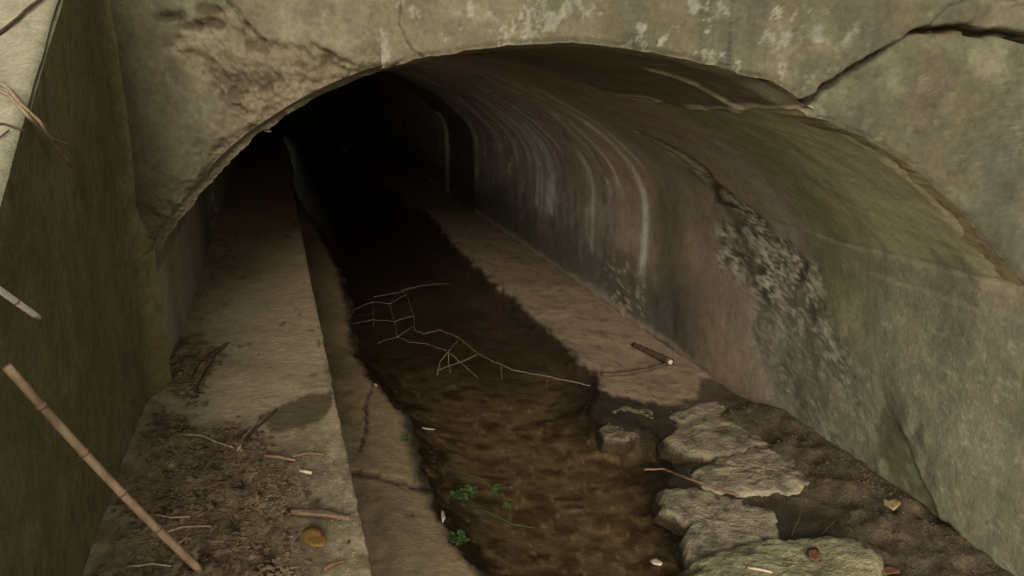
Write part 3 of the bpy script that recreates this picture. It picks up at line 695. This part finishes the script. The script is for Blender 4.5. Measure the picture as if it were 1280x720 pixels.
cbd = mix(cbd, (0.36, 0.27, 0.185), bm*ss(0, .6, fbm(Cg*1, Yg, 0, 5, 4, seed=104))*.6)
cbd = mix(cbd, (0.10, 0.072, 0.048), bm*ss(.35, .7, n2+.3*n3)*.5)
# wet margin: dark
mar = (1-ss(.0, .10, w+.07*n2+.05*n1))*(1-bm*.75)
cbd = mix(cbd, (0.026, 0.021, 0.014), mar*.9)
# mud and litter
cbd = mix(cbd, mix(np.zeros(h.shape+(3,))+np.array((0.022, 0.018, 0.013)), (0.070, 0.054, 0.037), ss(1.55, 2.05, Cg+.25*n1+.15*n2)), np.clip(np.maximum(mud*1.6, ss(.55, .8, Cg+.1*n1)*(1-ss(5.75, 6.0, Yg+.05*n2))*(1-bm)), 0, .92))
cbd = mix(cbd, (0.17, 0.125, 0.075), mud*ss(.3, .6, n3+.4*n2)*.6)
cbd = mix(cbd, (0.03, 0.022, 0.014), mud*ss(.2, .6, -n2-.3*n1)*.7)
# bed under water: brown silt, dark weed at the margin
un = 1-ss(-.03, .01, w)
rip = 1.5*(.42-np.abs(fbm(Cg*.75+.04*n2, Yg*1.5+.06*n1, 0, 7.5, 2, .45, seed=105)))-.05+.07*n3
silt = mix(np.zeros(h.shape+(3,))+np.array((0.115, 0.088, 0.056)), (0.20, 0.162, 0.11), ss(.0, .6, rip)); silt = mix(silt, (0.065, 0.043, 0.022), ss(.0, .5, -rip))
silt = mix(silt, (0.36, 0.29, 0.18), ss(.5, .68, n3+.2*rip)*.6)
silt = mix(silt, (0.018, 0.013, 0.009), np.clip(ss(.0, .14, -w)*0+(1-ss(.04, .26, -w+.14*n2+.06*n1)), 0, 1)*.9)
silt = mix(silt, (0.04, 0.028, 0.016), ss(5.3, 7.0, Yg+.5*n1)*.85)  # darkness of the water further in, put into the bed colour
cbd = mix(cbd, silt, un)
cbd = mix(cbd, (0.04, 0.028, 0.017), ckm*.8)
cbd = mix(cbd, (0.06, 0.05, 0.03), (1-ss(.0, .12, Cg-CE+.03*n2))*.6)  # shade along the walkway foot, painted as a dark strip
wetb = np.clip(.6*ss(.55, .8, Cg)*(1-ss(1.7, 2.0, Cg+.2*n1))*(1-ss(5.4, 5.6, Yg))*(1-bm)+(1-ss(.0, .12, w))*.7*(1-bm*.7)+mud*.75*ss(-.4, .3, -n2), 0, 1)
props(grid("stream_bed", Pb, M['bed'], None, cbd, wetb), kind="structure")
def bed_z(x, y):
    return float(bed_fields(np.array([x-K*(y-FY)]), np.array([float(y)]))[6][0])
def ground_pt(px, py, lift=0.0, top=None):
    z = .05
    for _ in range(4):
        p = on_level(px, py, z); z = max(bed_z(p[0], p[1]), 0.0) if top is None else top
    p[2] = z+lift
    return p
def walk_pt(px, py, lift=0.0):
    z = WALK_Z
    for _ in range(3):
        p = on_level(px, py, z); z = walk_z(p[0], p[1])
    p[2] = z+lift
    return p
# water sheet
yv = np.array([.7, 4, 10, 20, 33.4]); Pw_ = np.stack([np.stack([np.full_like(yv, CE+.003)+K*(yv-FY), yv, 0*yv], -1), np.stack([np.full_like(yv, 2.3)+K*(yv-FY), yv, 0*yv], -1)], 0)
props(grid("stream_water", Pw_, M['water']), kind="structure")

# shallow puddles on the walkway far inside, catching the daylight from the gap at the far end
def puddle(c0, y0, a, b, seed):
    t = np.linspace(0, 2*np.pi, 40)[:-1]; rr_ = 1+.25*np.array([math.sin(3*q+seed)+.6*math.sin(5*q+2*seed) for q in t])
    P_ = np.stack([c0+a*rr_*np.cos(t)+K*(y0+b*rr_*np.sin(t)-FY), y0+b*rr_*np.sin(t), np.full_like(t, WALK_Z+.016)], 1)
    o = mesh_from("puddle", P_, [tuple(range(len(t)))], M['water'], None); props(o, kind="structure")
puddle(-1.15, 22.5, .22, .8, 1); puddle(-1.02, 25.0, .10, .5, 2); puddle(-1.12, 19.6, .10, .35, 4)

# ------------------------------------------------------------------ ground outside
gv = np.array([(-300, -300, -.5), (300, -300, -.5), (300, 300, -.5), (-300, 300, -.5)], float)
props(mesh_from("ground", gv, [(0, 1, 2, 3)], M['earth'], None, np.tile((.09, .07, .045), (4, 1)), None, False), kind="structure")
def bank_grid(name, xs, ysx, zf, colr):
    Xg, Yg = np.meshgrid(xs, ysx, indexing='ij'); n1 = fbm(Xg, Yg, 0, 1.2, 5, seed=111); n2 = fbm(Xg, Yg, 0, 7, 4, seed=112)
    P = np.stack([Xg, Yg, zf(Xg, Yg)+.03*n1+.012*n2], -1)
    cgd = mix(np.zeros(Xg.shape+(3,))+np.array(colr), (0.15, 0.10, 0.06), ss(0, .6, n2)); cgd = mix(cgd, (0.03, 0.022, 0.013), ss(.1, .6, -n2))
    return props(grid(name, P, M['earth'], None, cgd, None, flip=False), kind="structure")
# left bank behind the wing wall: follow its back edge
def left_bank():
    yb_ = np.arange(-1.5, 5.0, .05); u = np.linspace(0, 1, 60)**1.5
    Yg, U = np.meshgrid(yb_, u, indexing='ij')
    Xg = CW-.285-U*6+K*(Yg-FY); n1 = fbm(Xg, Yg, 0, 1.2, 5, seed=111); n2 = fbm(Xg, Yg, 0, 9, 4, seed=112)
    Zg = np.minimum(np.maximum(cop_z(Yg), .6), 3.4)+.004+(U*6)*.12+(.03*n1+.02*n2)*ss(0, .02, U)
    cgd = mix(np.zeros(Xg.shape+(3,))+np.array((.07, .048, .028)), (0.16, 0.11, 0.065), ss(0, .6, n2)); cgd = mix(cgd, (0.03, 0.022, 0.013), ss(.1, .6, -n2))
    props(grid("earth_bank", np.stack([Xg, Yg, Zg], -1), M['earth'], None, cgd, None, flip=True), kind="structure")
left_bank()
bank_grid("embankment", np.linspace(-8, 9, 90), np.linspace(FY+.42, 40, 120), lambda x, y: 3.42+.05*(y-FY), (.07, .05, .03))
def right_bank():
    yb_ = np.arange(-1.5, FY+.3, .08); u = np.linspace(0, 1, 40)
    Yg, U = np.meshgrid(yb_, u, indexing='ij'); Xg = CR+.40+U*6+K*(Yg-FY); n1 = fbm(Xg, Yg, 0, 1.2, 5, seed=113)
    Zg = SPRING_R-.06+U*1.5+.03*n1
    props(grid("earth_bank", np.stack([Xg, Yg, Zg], -1), M['earth'], None, np.tile((.08, .058, .035), (Xg.size, 1)), None), kind="structure")
right_bank()

# ------------------------------------------------------------------ broken slabs lying in the stream mouth
def slab(label, outline, height, seed, tint=(0.235, 0.20, 0.14), group="broken slabs at the stream edge"):
    pts = np.array([ground_pt(*q, top=height*.9)[:2] for q in outline]); cx = pts.mean(0)
    ring = resample(np.vstack([pts, pts[:1]]), 97)[:-1]; nk = 30; V = []; cl = []
    zb = min(bed_z(*cx), 0)-.05
    for k in range(nk):
        t = k/(nk-1)
        # profile: side wall first (outer), then the top running to the middle
        if t < .35: u_ = t/.35; r = 1.16-.22*u_**1.5; zz = zb+(height*.88-zb)*u_**.8
        else: tt_ = (t-.35)/.65; r = .94*(1-tt_)**.9; zz = height*(.88+.12*min(1, tt_*3)**.7)
        V.append(np.c_[cx+(ring-cx)*r, np.full(len(ring), zz)])
    V = np.array(V)
    jr = 1.22+.16*fbm(ring[:, 0], ring[:, 1], 0, 4, 3, seed=seed+7)+.06*fbm(ring[:, 0], ring[:, 1], 0, 16, 4, .6, seed=seed+8)
    V[..., :2] = cx+(V[..., :2]-cx)*jr[None, :, None]
    x, y, z = V[..., 0], V[..., 1], V[..., 2]
    a1 = fbm(x, y, z, 4, 4, seed=seed); a2 = fbm(x, y, z, 13, 4, .6, seed=seed+1); a3 = fbm(x, y, z, 40, 3, .6, seed=seed+2)
    tk = ss(.2, .4, np.arange(nk)/(nk-1))[:, None]
    V[..., 2] = z+tk*(.012*a1+.006*a2+.004*a3)
    dxy = (V[..., :2]-cx); V[..., :2] += dxy*((.03*a1+.03*a2+.015*a3)*(1-.8*ss(.4, 1, np.arange(nk)/(nk-1))[:, None]))[..., None]
    col = np.zeros(V.shape); tint = np.array(tint)*1.08; col[:] = tint; col = mix(col, np.array(tint)*.62, ss(.1, .7, a1)); col = mix(col, np.array(tint)*1.35, ss(.1, .6, a2)*.6)
    col = mix(col, (0.05, 0.036, 0.022), ss(.35, .7, -a2-.3*a3)*.6)
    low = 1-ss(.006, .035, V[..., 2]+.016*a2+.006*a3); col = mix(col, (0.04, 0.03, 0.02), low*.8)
    m = len(ring); F = []
    for k in range(nk-1):
        for i in range(m):
            j = (i+1) % m; F.append((k*m+i, k*m+j, (k+1)*m+j, (k+1)*m+i))
    o_ = np.array((cx[0], cx[1], 0.0))
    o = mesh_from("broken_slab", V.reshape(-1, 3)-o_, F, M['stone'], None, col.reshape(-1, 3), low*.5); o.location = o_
    return props(o, label, "slab", group)
slab("broad pale slab below the end of the silt bench", [(850, 520), (880, 506), (930, 505), (975, 520), (1000, 545), (985, 560), (930, 568), (880, 560), (855, 545)], .055, 201)
slab("rounded pale slab beside the mud pool and right wall", [(888, 590), (905, 575), (950, 562), (1005, 560), (1030, 578), (1020, 600), (985, 612), (930, 612), (895, 605)], .068, 211, (0.26, 0.225, 0.155))
slab("long flat slab under the tip of the brown stick", [(838, 622), (870, 610), (910, 622), (950, 640), (958, 668), (935, 690), (900, 700), (872, 690), (858, 670), (868, 655), (842, 640)], .05, 221, (0.25, 0.215, 0.15))
slab("thick rounded slab with red leaf at the bottom of the picture", [(875, 715), (930, 680), (985, 674), (1045, 676), (1082, 690), (1085, 722), (1050, 745), (930, 755)], .085, 231, (0.25, 0.23, 0.14))
slab("small flat stone in the water off the bench end", [(770, 518), (785, 510), (812, 515), (815, 525), (790, 528)], .035, 241, (0.2, 0.165, 0.11))
slab("low wet stone in the water beside the small flat one", [(752, 536), (765, 525), (790, 527), (797, 540), (780, 549), (757, 548)], .03, 251, (0.15, 0.125, 0.085))

# ------------------------------------------------------------------ sticks, reeds, twigs
def reed(label, top, bot, r, nodes):
    p0, p1 = np.array(top), np.array(bot); root = props(empty("reed_stalk", tuple(p1)), label, "reed")
    pts = [p0+(p1-p0)*t+np.array((0, 0, -.018*math.sin(math.pi*t))) for t in np.linspace(0, 1, 24)]
    V = []; F = []; tube(V, F, pts, [r*(.92+.08*t) for t in np.linspace(0, 1, 24)], 10)
    mesh_from("stalk", local(np.array(V), root), F, M['reed'], root)
    for t in nodes:
        q = p0+(p1-p0)*t+np.array((0, 0, -.018*math.sin(math.pi*t))); d = (p1-p0)/np.linalg.norm(p1-p0)
        V = []; F = []; tube(V, F, [q-d*.006, q-d*.002, q+d*.002, q+d*.006], [r*.95, r*1.18, r*1.18, r*.95], 10)
        mesh_from("joint", local(np.array(V), root), F, M['node'], root)
    return root
w0 = on_wall(8, 458, CW+.03); b0 = walk_pt(243, 724, .011)
reed("long pale reed stalk leaning from the walkway against the mossy wing wall", w0, b0+np.array((.012, .02, 0)), .0115, (.14, .33, .52, .72, .90))
def on_coping(px, py, lift=0.0):
    a, b, d = ray(px, py); t = (cop_z(0)-CAM_H)/(d-.589*b); return np.array((a*t, b*t, d*t+CAM_H+lift))
q1 = on_wall(48, 397, CW+.06); q0 = on_coping(-130, 306, .008)
root = props(empty("broken_stick", tuple(q0)), "short white peeled stick with cut end poking over the wing wall coping", "stick")
sp_ = fine([q0, on_coping(-60, 338, .012), on_coping(-12, 361, .014), q1], .03)
V = []; F = []; tube(V, F, sp_, [.0075]*len(sp_), 9); mesh_from("stalk", local(np.array(V), root), F, M['peeled'], root)
e_ = on_coping(-12, 361, .014); q2 = e_+(q1-e_)*.5; d = (q1-e_)/np.linalg.norm(q1-e_); V = []; F = []; tube(V, F, [q2-d*.005, q2, q2+d*.005], [.0075, .0092, .0075], 9); mesh_from("joint", local(np.array(V), root), F, M['node'], root)
def over(px, py, out=.035): return on_wall(px, py, CW+out)
root = props(empty("dry_twig", tuple(on_coping(0, 112))), "forked pale dry twig hanging over the coping of the wing wall", "twig")
for pts in ([on_coping(-25, 98, .02), on_coping(10, 118, .02), on_coping(28, 140, .02), over(50, 152), over(62, 173), over(86, 181)],
            [on_coping(-25, 106, .015), on_coping(12, 126, .015), on_coping(36, 152, .015), over(60, 170, .03), over(75, 192, .03), over(88, 208, .03)]):
    o = stick_mesh("twig", pts, .0055, .0035, M['twig'], None, .0015, 3); o.parent = root; o.matrix_parent_inverse.identity(); o.data.transform(__import__('mathutils').Matrix.Translation(-Vector(root.location)))
def simple_stick(name, label, cat, pts, r0, r1, mat, seed=0, group=None, wob=.002, step=.03):
    pts = np.array(pts); o = stick_mesh(name, pts-pts[0], r0, r1, mat, None, wob, seed, 7, step); o.location = tuple(pts[0])
    return props(o, label, cat, group)
simple_stick("dark_stick", "dark bent stick lying across the top left of the coping", "stick", [on_coping(-30, 62, .008), on_coping(0, 46, .010), on_coping(25, 26, .012), on_coping(48, 6, .010), on_coping(75, -14, .01)], .007, .005, M['darktwig'], 7)
simple_stick("dark_twig", "short dark twig below the forked one on the coping", "twig", [on_coping(-20, 158, .006), on_coping(5, 158, .008), on_coping(32, 166, .006)], .004, .002, M['darktwig'], 8)
simple_stick("dark_twig", "thin dark curled twig touching the left picture edge on the coping", "twig", [on_coping(-10, 180, .006), on_coping(2, 174, .008), on_coping(12, 166, .006)], .003, .002, M['darktwig'], 9)

# fallen branch over the water
WZ = .085
def wz(px, py, z=WZ): return on_level(px, py, z)
br = props(empty("fallen_branch", tuple(wz(560, 440, 0))), "bare forked branch with many thin twigs fallen across the dark water", "branch")
lines = [([(738, 482, .01), (690, 472, .05), (640, 462, .07), (613, 450, .085), (598, 442, .095), (575, 423, .11), (550, 412, .11), (530, 417, .10), (518, 413, .10)], .0058, .005),
         ([(518, 413, .10), (517, 395, .10), (508, 368, .10), (500, 363, .10), (527, 357, .11), (562, 354, .10)], .0048, .003),
         ([(575, 423, .11), (560, 439, .14)], .0045, .0045), ([(560, 439, .14), (597, 472, .005)], .005, .003), ([(560, 439, .14), (563, 467, .0)], .005, .003), ([(562, 437, .14), (550, 452, .07), (547, 468, .0)], .005, .004),
         ([(598, 442, .095), (575, 453, .06), (548, 463, .02)], .0045, .004), ([(558, 438, .13), (533, 430, .10), (513, 428, .09), (497, 421, .09), (472, 429, .05)], .004, .0028),
         ([(497, 421, .09), (518, 407, .10)], .004, .004), ([(497, 421, .09), (493, 402, .09), (487, 380, .10), (500, 363, .10)], .0045, .003),
         ([(517, 395, .10), (493, 402, .09), (467, 400, .08), (440, 405, .04)], .004, .003), ([(467, 407, .02), (466, 392, .05), (467, 377, .08)], .003, .003),
         ([(487, 380, .10), (467, 377, .08), (443, 387, .04), (436, 398, .01)], .0045, .003), ([(508, 368, .10), (487, 380, .10)], .0045, .0045), ([(467, 371, .08), (497, 366, .1), (520, 359, .1), (545, 350, .09)], .003, .002),
         ([(627, 457, .078), (627, 474, .0)], .003, .002), ([(684, 471, .055), (683, 486, .0)], .003, .002)]
for i, (L_, ra, rb) in enumerate(lines):
    o = stick_mesh("twig" if i else "stem", [np.array(wz(*p))-np.array(br.location) for p in L_], ra*.75, rb*.55, M['bare'], br, .005, 40+i, 6, .04)

g = ground_pt
simple_stick("brown_stick", "thin brown stick lying between the two lower slabs", "stick", [g(805, 589, .012), g(830, 590, .02), g(858, 604, .035), g(890, 618, .05), g(920, 631, .06)], .006, .0085, M['redtwig'], 12)
root = props(empty("log", tuple(g(840, 460))), "short rotten log with a pale cut end on the silt bench", "log")
lp = [g(792, 433, .02), g(812, 444, .025), g(838, 457, .03)]
V = []; F = []; pp = fine(lp, .03, .004, 4); tube(V, F, pp, [.02+.016*i/(len(pp)-1) for i in range(len(pp))], 10); mesh_from("trunk", local(np.array(V), root), F, M['bark'], root)
d = np.array(lp[2])-np.array(lp[1]); d /= np.linalg.norm(d); V = []; F = []; tube(V, F, [lp[2]-d*.002, lp[2]+d*.006], [.024, .018], 10); mesh_from("cut_end", local(np.array(V), root), F, M['pale'], root)
simple_stick("log", "long rotten branch lying flat at the front of the silt bench", "log", [g(752, 470, .012), g(780, 470, .02), g(810, 465, .022), g(832, 457, .015)], .016, .02, M['bark'], 14, None, .005)
# twigs sticking out of the mud
simple_stick("mud_twig", "thin twig standing up from the mud behind the thick slab", "twig", [g(988, 672, .0), g(998, 655, .04), g(1004, 640, .07)], .003, .002, M['bark'], 15)
simple_stick("mud_twig", "thin twig leaning in the mud below the yellow leaf", "twig", [g(1022, 675, .0), g(1033, 665, .02), g(1045, 655, .03)], .003, .002, M['bark'], 16)

wk = walk_pt
ledge_sticks = [
 ("curved pale stick at the far edge of the walkway litter", [(229, 546), (250, 548), (272, 556), (292, 563)], .005, .004, 'twig'),
 ("dark root standing in the litter beside the wet patch", [(298, 566), (306, 550), (318, 535), (326, 524)], .008, .004, 'twig'),
 ("dark root crossing the other root in the litter", [(302, 560), (312, 548), (332, 528), (346, 515)], .006, .004, 'darktwig'),
 ("reddish stick just left of the walkway edge", [(331, 573), (350, 575), (370, 579)], .006, .005, 'redtwig'),
 ("reddish stick nearest the walkway edge", [(366, 574), (384, 570), (402, 571)], .005, .004, 'redtwig'),
 ("dark twig lying on bare concrete above the litter", [(244, 492), (256, 468), (270, 445), (287, 430)], .005, .003, 'darktwig'),
 ("second dark twig beside the longer one above the litter", [(238, 478), (248, 460), (262, 444), (284, 431)], .004, .002, 'darktwig'),
 ("pale chip of wood in the middle of the litter", [(375, 592), (390, 595)], .007, .006, 'pale'),
 ("thin straw in the front left of the litter", [(205, 672), (230, 665), (265, 662)], .004, .003, 'twig'),
 ("thin straw at the bottom of the litter", [(160, 712), (190, 711), (215, 712)], .004, .003, 'twig'),
 ("broken straw beside the leaning reed stalk", [(215, 690), (228, 680), (240, 668)], .004, .003, 'twig'),
 ("reddish twig bent near the bottom picture edge", [(405, 716), (418, 708), (432, 705)], .006, .004, 'redleaf'),
 ("small dark twig in the middle of the litter", [(262, 610), (285, 606), (305, 598)], .004, .003, 'bark'),
 ("short straw below the curved pale stick", [(195, 650), (215, 651), (238, 650)], .004, .003, 'twig'),
]
for i, (lab, L_, ra, rb, mm) in enumerate(ledge_sticks):
    simple_stick("litter_stick", lab, "stick", [wk(*p, .012) for p in L_], ra, rb, M[mm], 60+i, "sticks in the walkway litter")
# strip of bark
def flat_piece(name, label, cat, outline, ptf, lift, mat, thick=.006, curl=.0, group=None):
    pts = np.array([ptf(*p, lift) for p in outline]); c0 = pts.mean(0); n = len(pts)
    V = []; F = []
    dz = np.array([curl*((np.linalg.norm(p-c0)/max(np.linalg.norm(q-c0) for q in pts))**2) for p in pts])
    z0 = pts[:, 2].max()
    for lay, th in ((0, 0), (1, thick)):
        for k, p in enumerate(pts): V.append((p[0]-c0[0], p[1]-c0[1], z0-c0[2]+dz[k]+th))
        for k, p in enumerate(pts): V.append(((p[0]-c0[0])*.5, (p[1]-c0[1])*.5, z0-c0[2]+dz[k]*.25+th+(0.001 if lay else 0)))
        V.append((0, 0, z0-c0[2]+th))
    m = 2*n+1
    for k in range(n):
        j = (k+1) % n
        F += [(k, n+k, n+j, j), (n+k, 2*n, n+j), (m+k, m+j, m+n+j, m+n+k), (m+n+k, m+n+j, m+2*n), (k, j, m+j, m+k)]
    o = mesh_from(name, V, F, mat, None); o.location = tuple(c0)
    return props(o, label, cat, group)
flat_piece("bark_strip", "long pale strip of bark on the walkway near its edge", "bark", [(360, 642), (385, 643), (410, 644), (438, 652), (437, 657), (410, 652), (388, 650), (366, 647)], wk, .012, M['redtwig'], .008)
flat_piece("fallen_leaf", "round brown dead leaf on the walkway near the bottom edge", "leaf", [(378, 670), (390, 664), (402, 668), (410, 682), (404, 692), (392, 690), (380, 682)], wk, .010, M['brownleaf'], .002, .012)
flat_piece("fallen_leaf", "yellow square leaf on the brown mud by the right wall", "leaf", [(1101, 627), (1109, 630), (1122, 625), (1125, 637), (1116, 647), (1110, 645), (1104, 640)], g, .015, M['yellow'], .002, .01)
flat_piece("fallen_leaf", "red brown leaf lying on the thick rounded slab", "leaf", [(1008, 690), (1020, 688), (1026, 696), (1022, 706), (1012, 704)], lambda a, b, l: ground_pt(a, b, l, top=.08), .012, M['redleaf'], .002, .008)
flat_piece("fallen_leaf", "orange brown leaf at the bottom edge right of the thick slab", "leaf", [(1098, 716), (1110, 712), (1122, 714), (1124, 722), (1105, 724)], g, .015, M['redleaf'], .002, .008)
flat_piece("white_chip", "small white chip at the stream edge near the bottom", "chip", [(812, 704), (820, 701), (828, 707), (826, 710), (816, 708)], g, .012, M['pale'], .006)
flat_piece("white_chip", "thin white scrap in the weed beside the left apron", "chip", [(551, 648), (555, 650), (557, 655), (553, 657)], g, .014, M['pale'], .008)
flat_piece("white_chip", "tiny white scrap floating beside the left apron crack", "chip", [(524, 534), (534, 535.5), (545, 537), (540, 538), (530, 537)], g, .003, M['pale'], .002)
flat_piece("white_chip", "tiny white scrap by the top of the left apron crack", "chip", [(466, 482), (471, 484), (472, 487), (468, 486)], g, .02, M['pale'], .006)
simple_stick("white_stick", "white stick with red tip lying on the thick slab", "stick", [ground_pt(934, 714, .02, top=.075), ground_pt(965, 720, .02, top=.075)], .007, .006, M['pale'], 33)

# green sprigs
def sprig(label, px, py, size, nl, seed, stem_pts=None):
    r = random.Random(seed); p = ground_pt(px, py, .0); p[2] = max(p[2], 0.0)
    root = props(empty("green_sprig", tuple(p)), label, "plant", "green sprigs along the water edge")
    V = []; F = []
    for k in range(nl):
        a = r.uniform(0, 2*math.pi); d = size*math.sqrt(r.random()); c = Vector((d*math.cos(a), d*math.sin(a)*.8, r.uniform(.01, .05)))
        L_ = r.uniform(.014, .026); wd = L_*.45; az = r.uniform(0, 6.28); tl = r.uniform(-.1, .5)
        fx = Vector((math.cos(az), math.sin(az), tl)).normalized(); fy = Vector((-math.sin(az), math.cos(az), r.uniform(-.3, .3))).normalized(); up = fx.cross(fy)
        b = len(V)
        for (s, t, u) in ((-1, 0, 0), (-.4, .9, .12), (.4, .8, .12), (1, 0, -.1), (.4, -.8, .12), (-.4, -.9, .12), (0, 0, -.06)):
            V.append(tuple(c+fx*L_*s+fy*wd*t+up*L_*u))
        for i in range(6): F.append((b+i, b+(i+1) % 6, b+6))
    mesh_from("leaf_cluster", V, F, M['green'], root)
    V = []; F = []
    for k in range(max(2, nl//6)):
        a = r.uniform(0, 6.28); e = (size*.7*math.cos(a), size*.6*math.sin(a), .03); tube(V, F, [(0, 0, -.01), (e[0]*.5, e[1]*.5, .02), e], [.0018, .0015, .001], 5)
    if stem_pts: tube(V, F, [tuple(np.array(wz(*q))-p) for q in stem_pts], [.002]*len(stem_pts), 5)
    mesh_from("stem", V, F, M['green'], root)
sprig("largest leafy green sprig growing at the water edge", 580, 622, .075, 60, 1, [(552, 580, .04), (575, 590, .05), (600, 598, .05), (618, 612, .03)])
sprig("small green sprig right of the largest one, out over the water", 620, 618, .03, 16, 2, [(585, 632, .03), (610, 640, .03), (640, 655, .01), (668, 660, .0)])
sprig("single pale green sprig farthest out in the water", 634, 636, .02, 10, 3)
sprig("dark green sprig at the upper end of the apron edge", 508, 552, .03, 16, 4)
sprig("flat green sprig lowest along the apron edge", 572, 680, .06, 34, 5)

# ------------------------------------------------------------------ loose litter (uncountable)
def flakes(name, n, sampler, mat, smin, smax, seed, kind="stuff", parent=None, flat=.5):
    r = random.Random(seed); V = []; F = []
    for _ in range(n):
        p = sampler(r)
        if p is None: continue
        L_ = r.uniform(smin, smax); wd = L_*r.uniform(.15, .7); az = r.uniform(0, 6.28)
        fx = Vector((math.cos(az), math.sin(az), r.uniform(-.4, .4)*flat)).normalized(); fy = Vector((-math.sin(az), math.cos(az), r.uniform(-.5, .5)*flat)).normalized(); up = fx.cross(fy)
        b = len(V); th = L_*r.uniform(.06, .2); P0 = Vector(p)
        for (s, t) in ((-1, -.3), (-.3, -1), (.7, -.7), (1, .2), (.3, 1), (-.8, .6)):
            V.append(tuple(P0+fx*s*L_/2+fy*t*wd/2+up*(th*.5+.15*L_*abs(s)*r.random())))
        V.append(tuple(P0-up*th))
        F.append(tuple(b+i for i in range(6)))
        for i in range(6): F.append((b+(i+1) % 6, b+i, b+6))
    o = mesh_from(name, V, F, mat, parent, None, None, False); return props(o, kind=kind)
rg = np.random.default_rng(5)
cand = np.c_[rg.uniform(CL-.03, CE-.02, 9000), rg.uniform(1.5, 3.9, 9000)]
f_ = walk_fields(cand[:, 0], cand[:, 1]); keep = rg.random(9000) < f_[3]**1.5*.8
lit = np.c_[cand[keep, 0]+K*(cand[keep, 1]-FY), cand[keep, 1], WALK_Z+f_[5][keep]+.004]
it = iter(lit.tolist()); flakes("leaf_litter", len(lit), lambda r: next(it), M['litter'], .008, .034, 71)
cand = np.c_[rg.uniform(CE-.32, CE-.01, 2600), rg.uniform(1.6, 3.0, 2600)]; f_ = walk_fields(cand[:, 0], cand[:, 1])
keep = rg.random(2600) < .22+.35*(cand[:, 0] > CE-.14); gr_ = np.c_[cand[keep, 0]+K*(cand[keep, 1]-FY), cand[keep, 1], WALK_Z+f_[5][keep]+.001]
it2 = iter(gr_.tolist()); flakes("pale_grit", len(gr_), lambda r: next(it2), M['grit'], .003, .010, 72)
cand = np.c_[rg.uniform(1.2, CR-.03, 11000), rg.uniform(3.1, 5.5, 11000)]; f_ = bed_fields(cand[:, 0], cand[:, 1])
keep = (rg.random(11000) < f_[5]*.75*ss(-.5, .3, f_[0]+f_[1]*.6)) & (f_[6] > 0.005); md = np.c_[cand[keep, 0]+K*(cand[keep, 1]-FY), cand[keep, 1], f_[6][keep]+.002]
it3 = iter(md.tolist()); flakes("mud_litter", len(md), lambda r: next(it3), M['litter'], .004, .020, 73)
cand = np.c_[rg.uniform(CW-.75, CW-.27, 900), rg.uniform(1.6, 3.5, 900)]
ct_ = np.c_[cand[:, 0]+K*(cand[:, 1]-FY), cand[:, 1], np.minimum(cop_z(cand[:, 1]), 3.4)+.012+np.maximum(0, CW-.285-cand[:, 0])*.12]
it4 = iter(ct_.tolist()); flakes("bank_litter", len(ct_), lambda r: next(it4), M['litter'], .015, .05, 74)
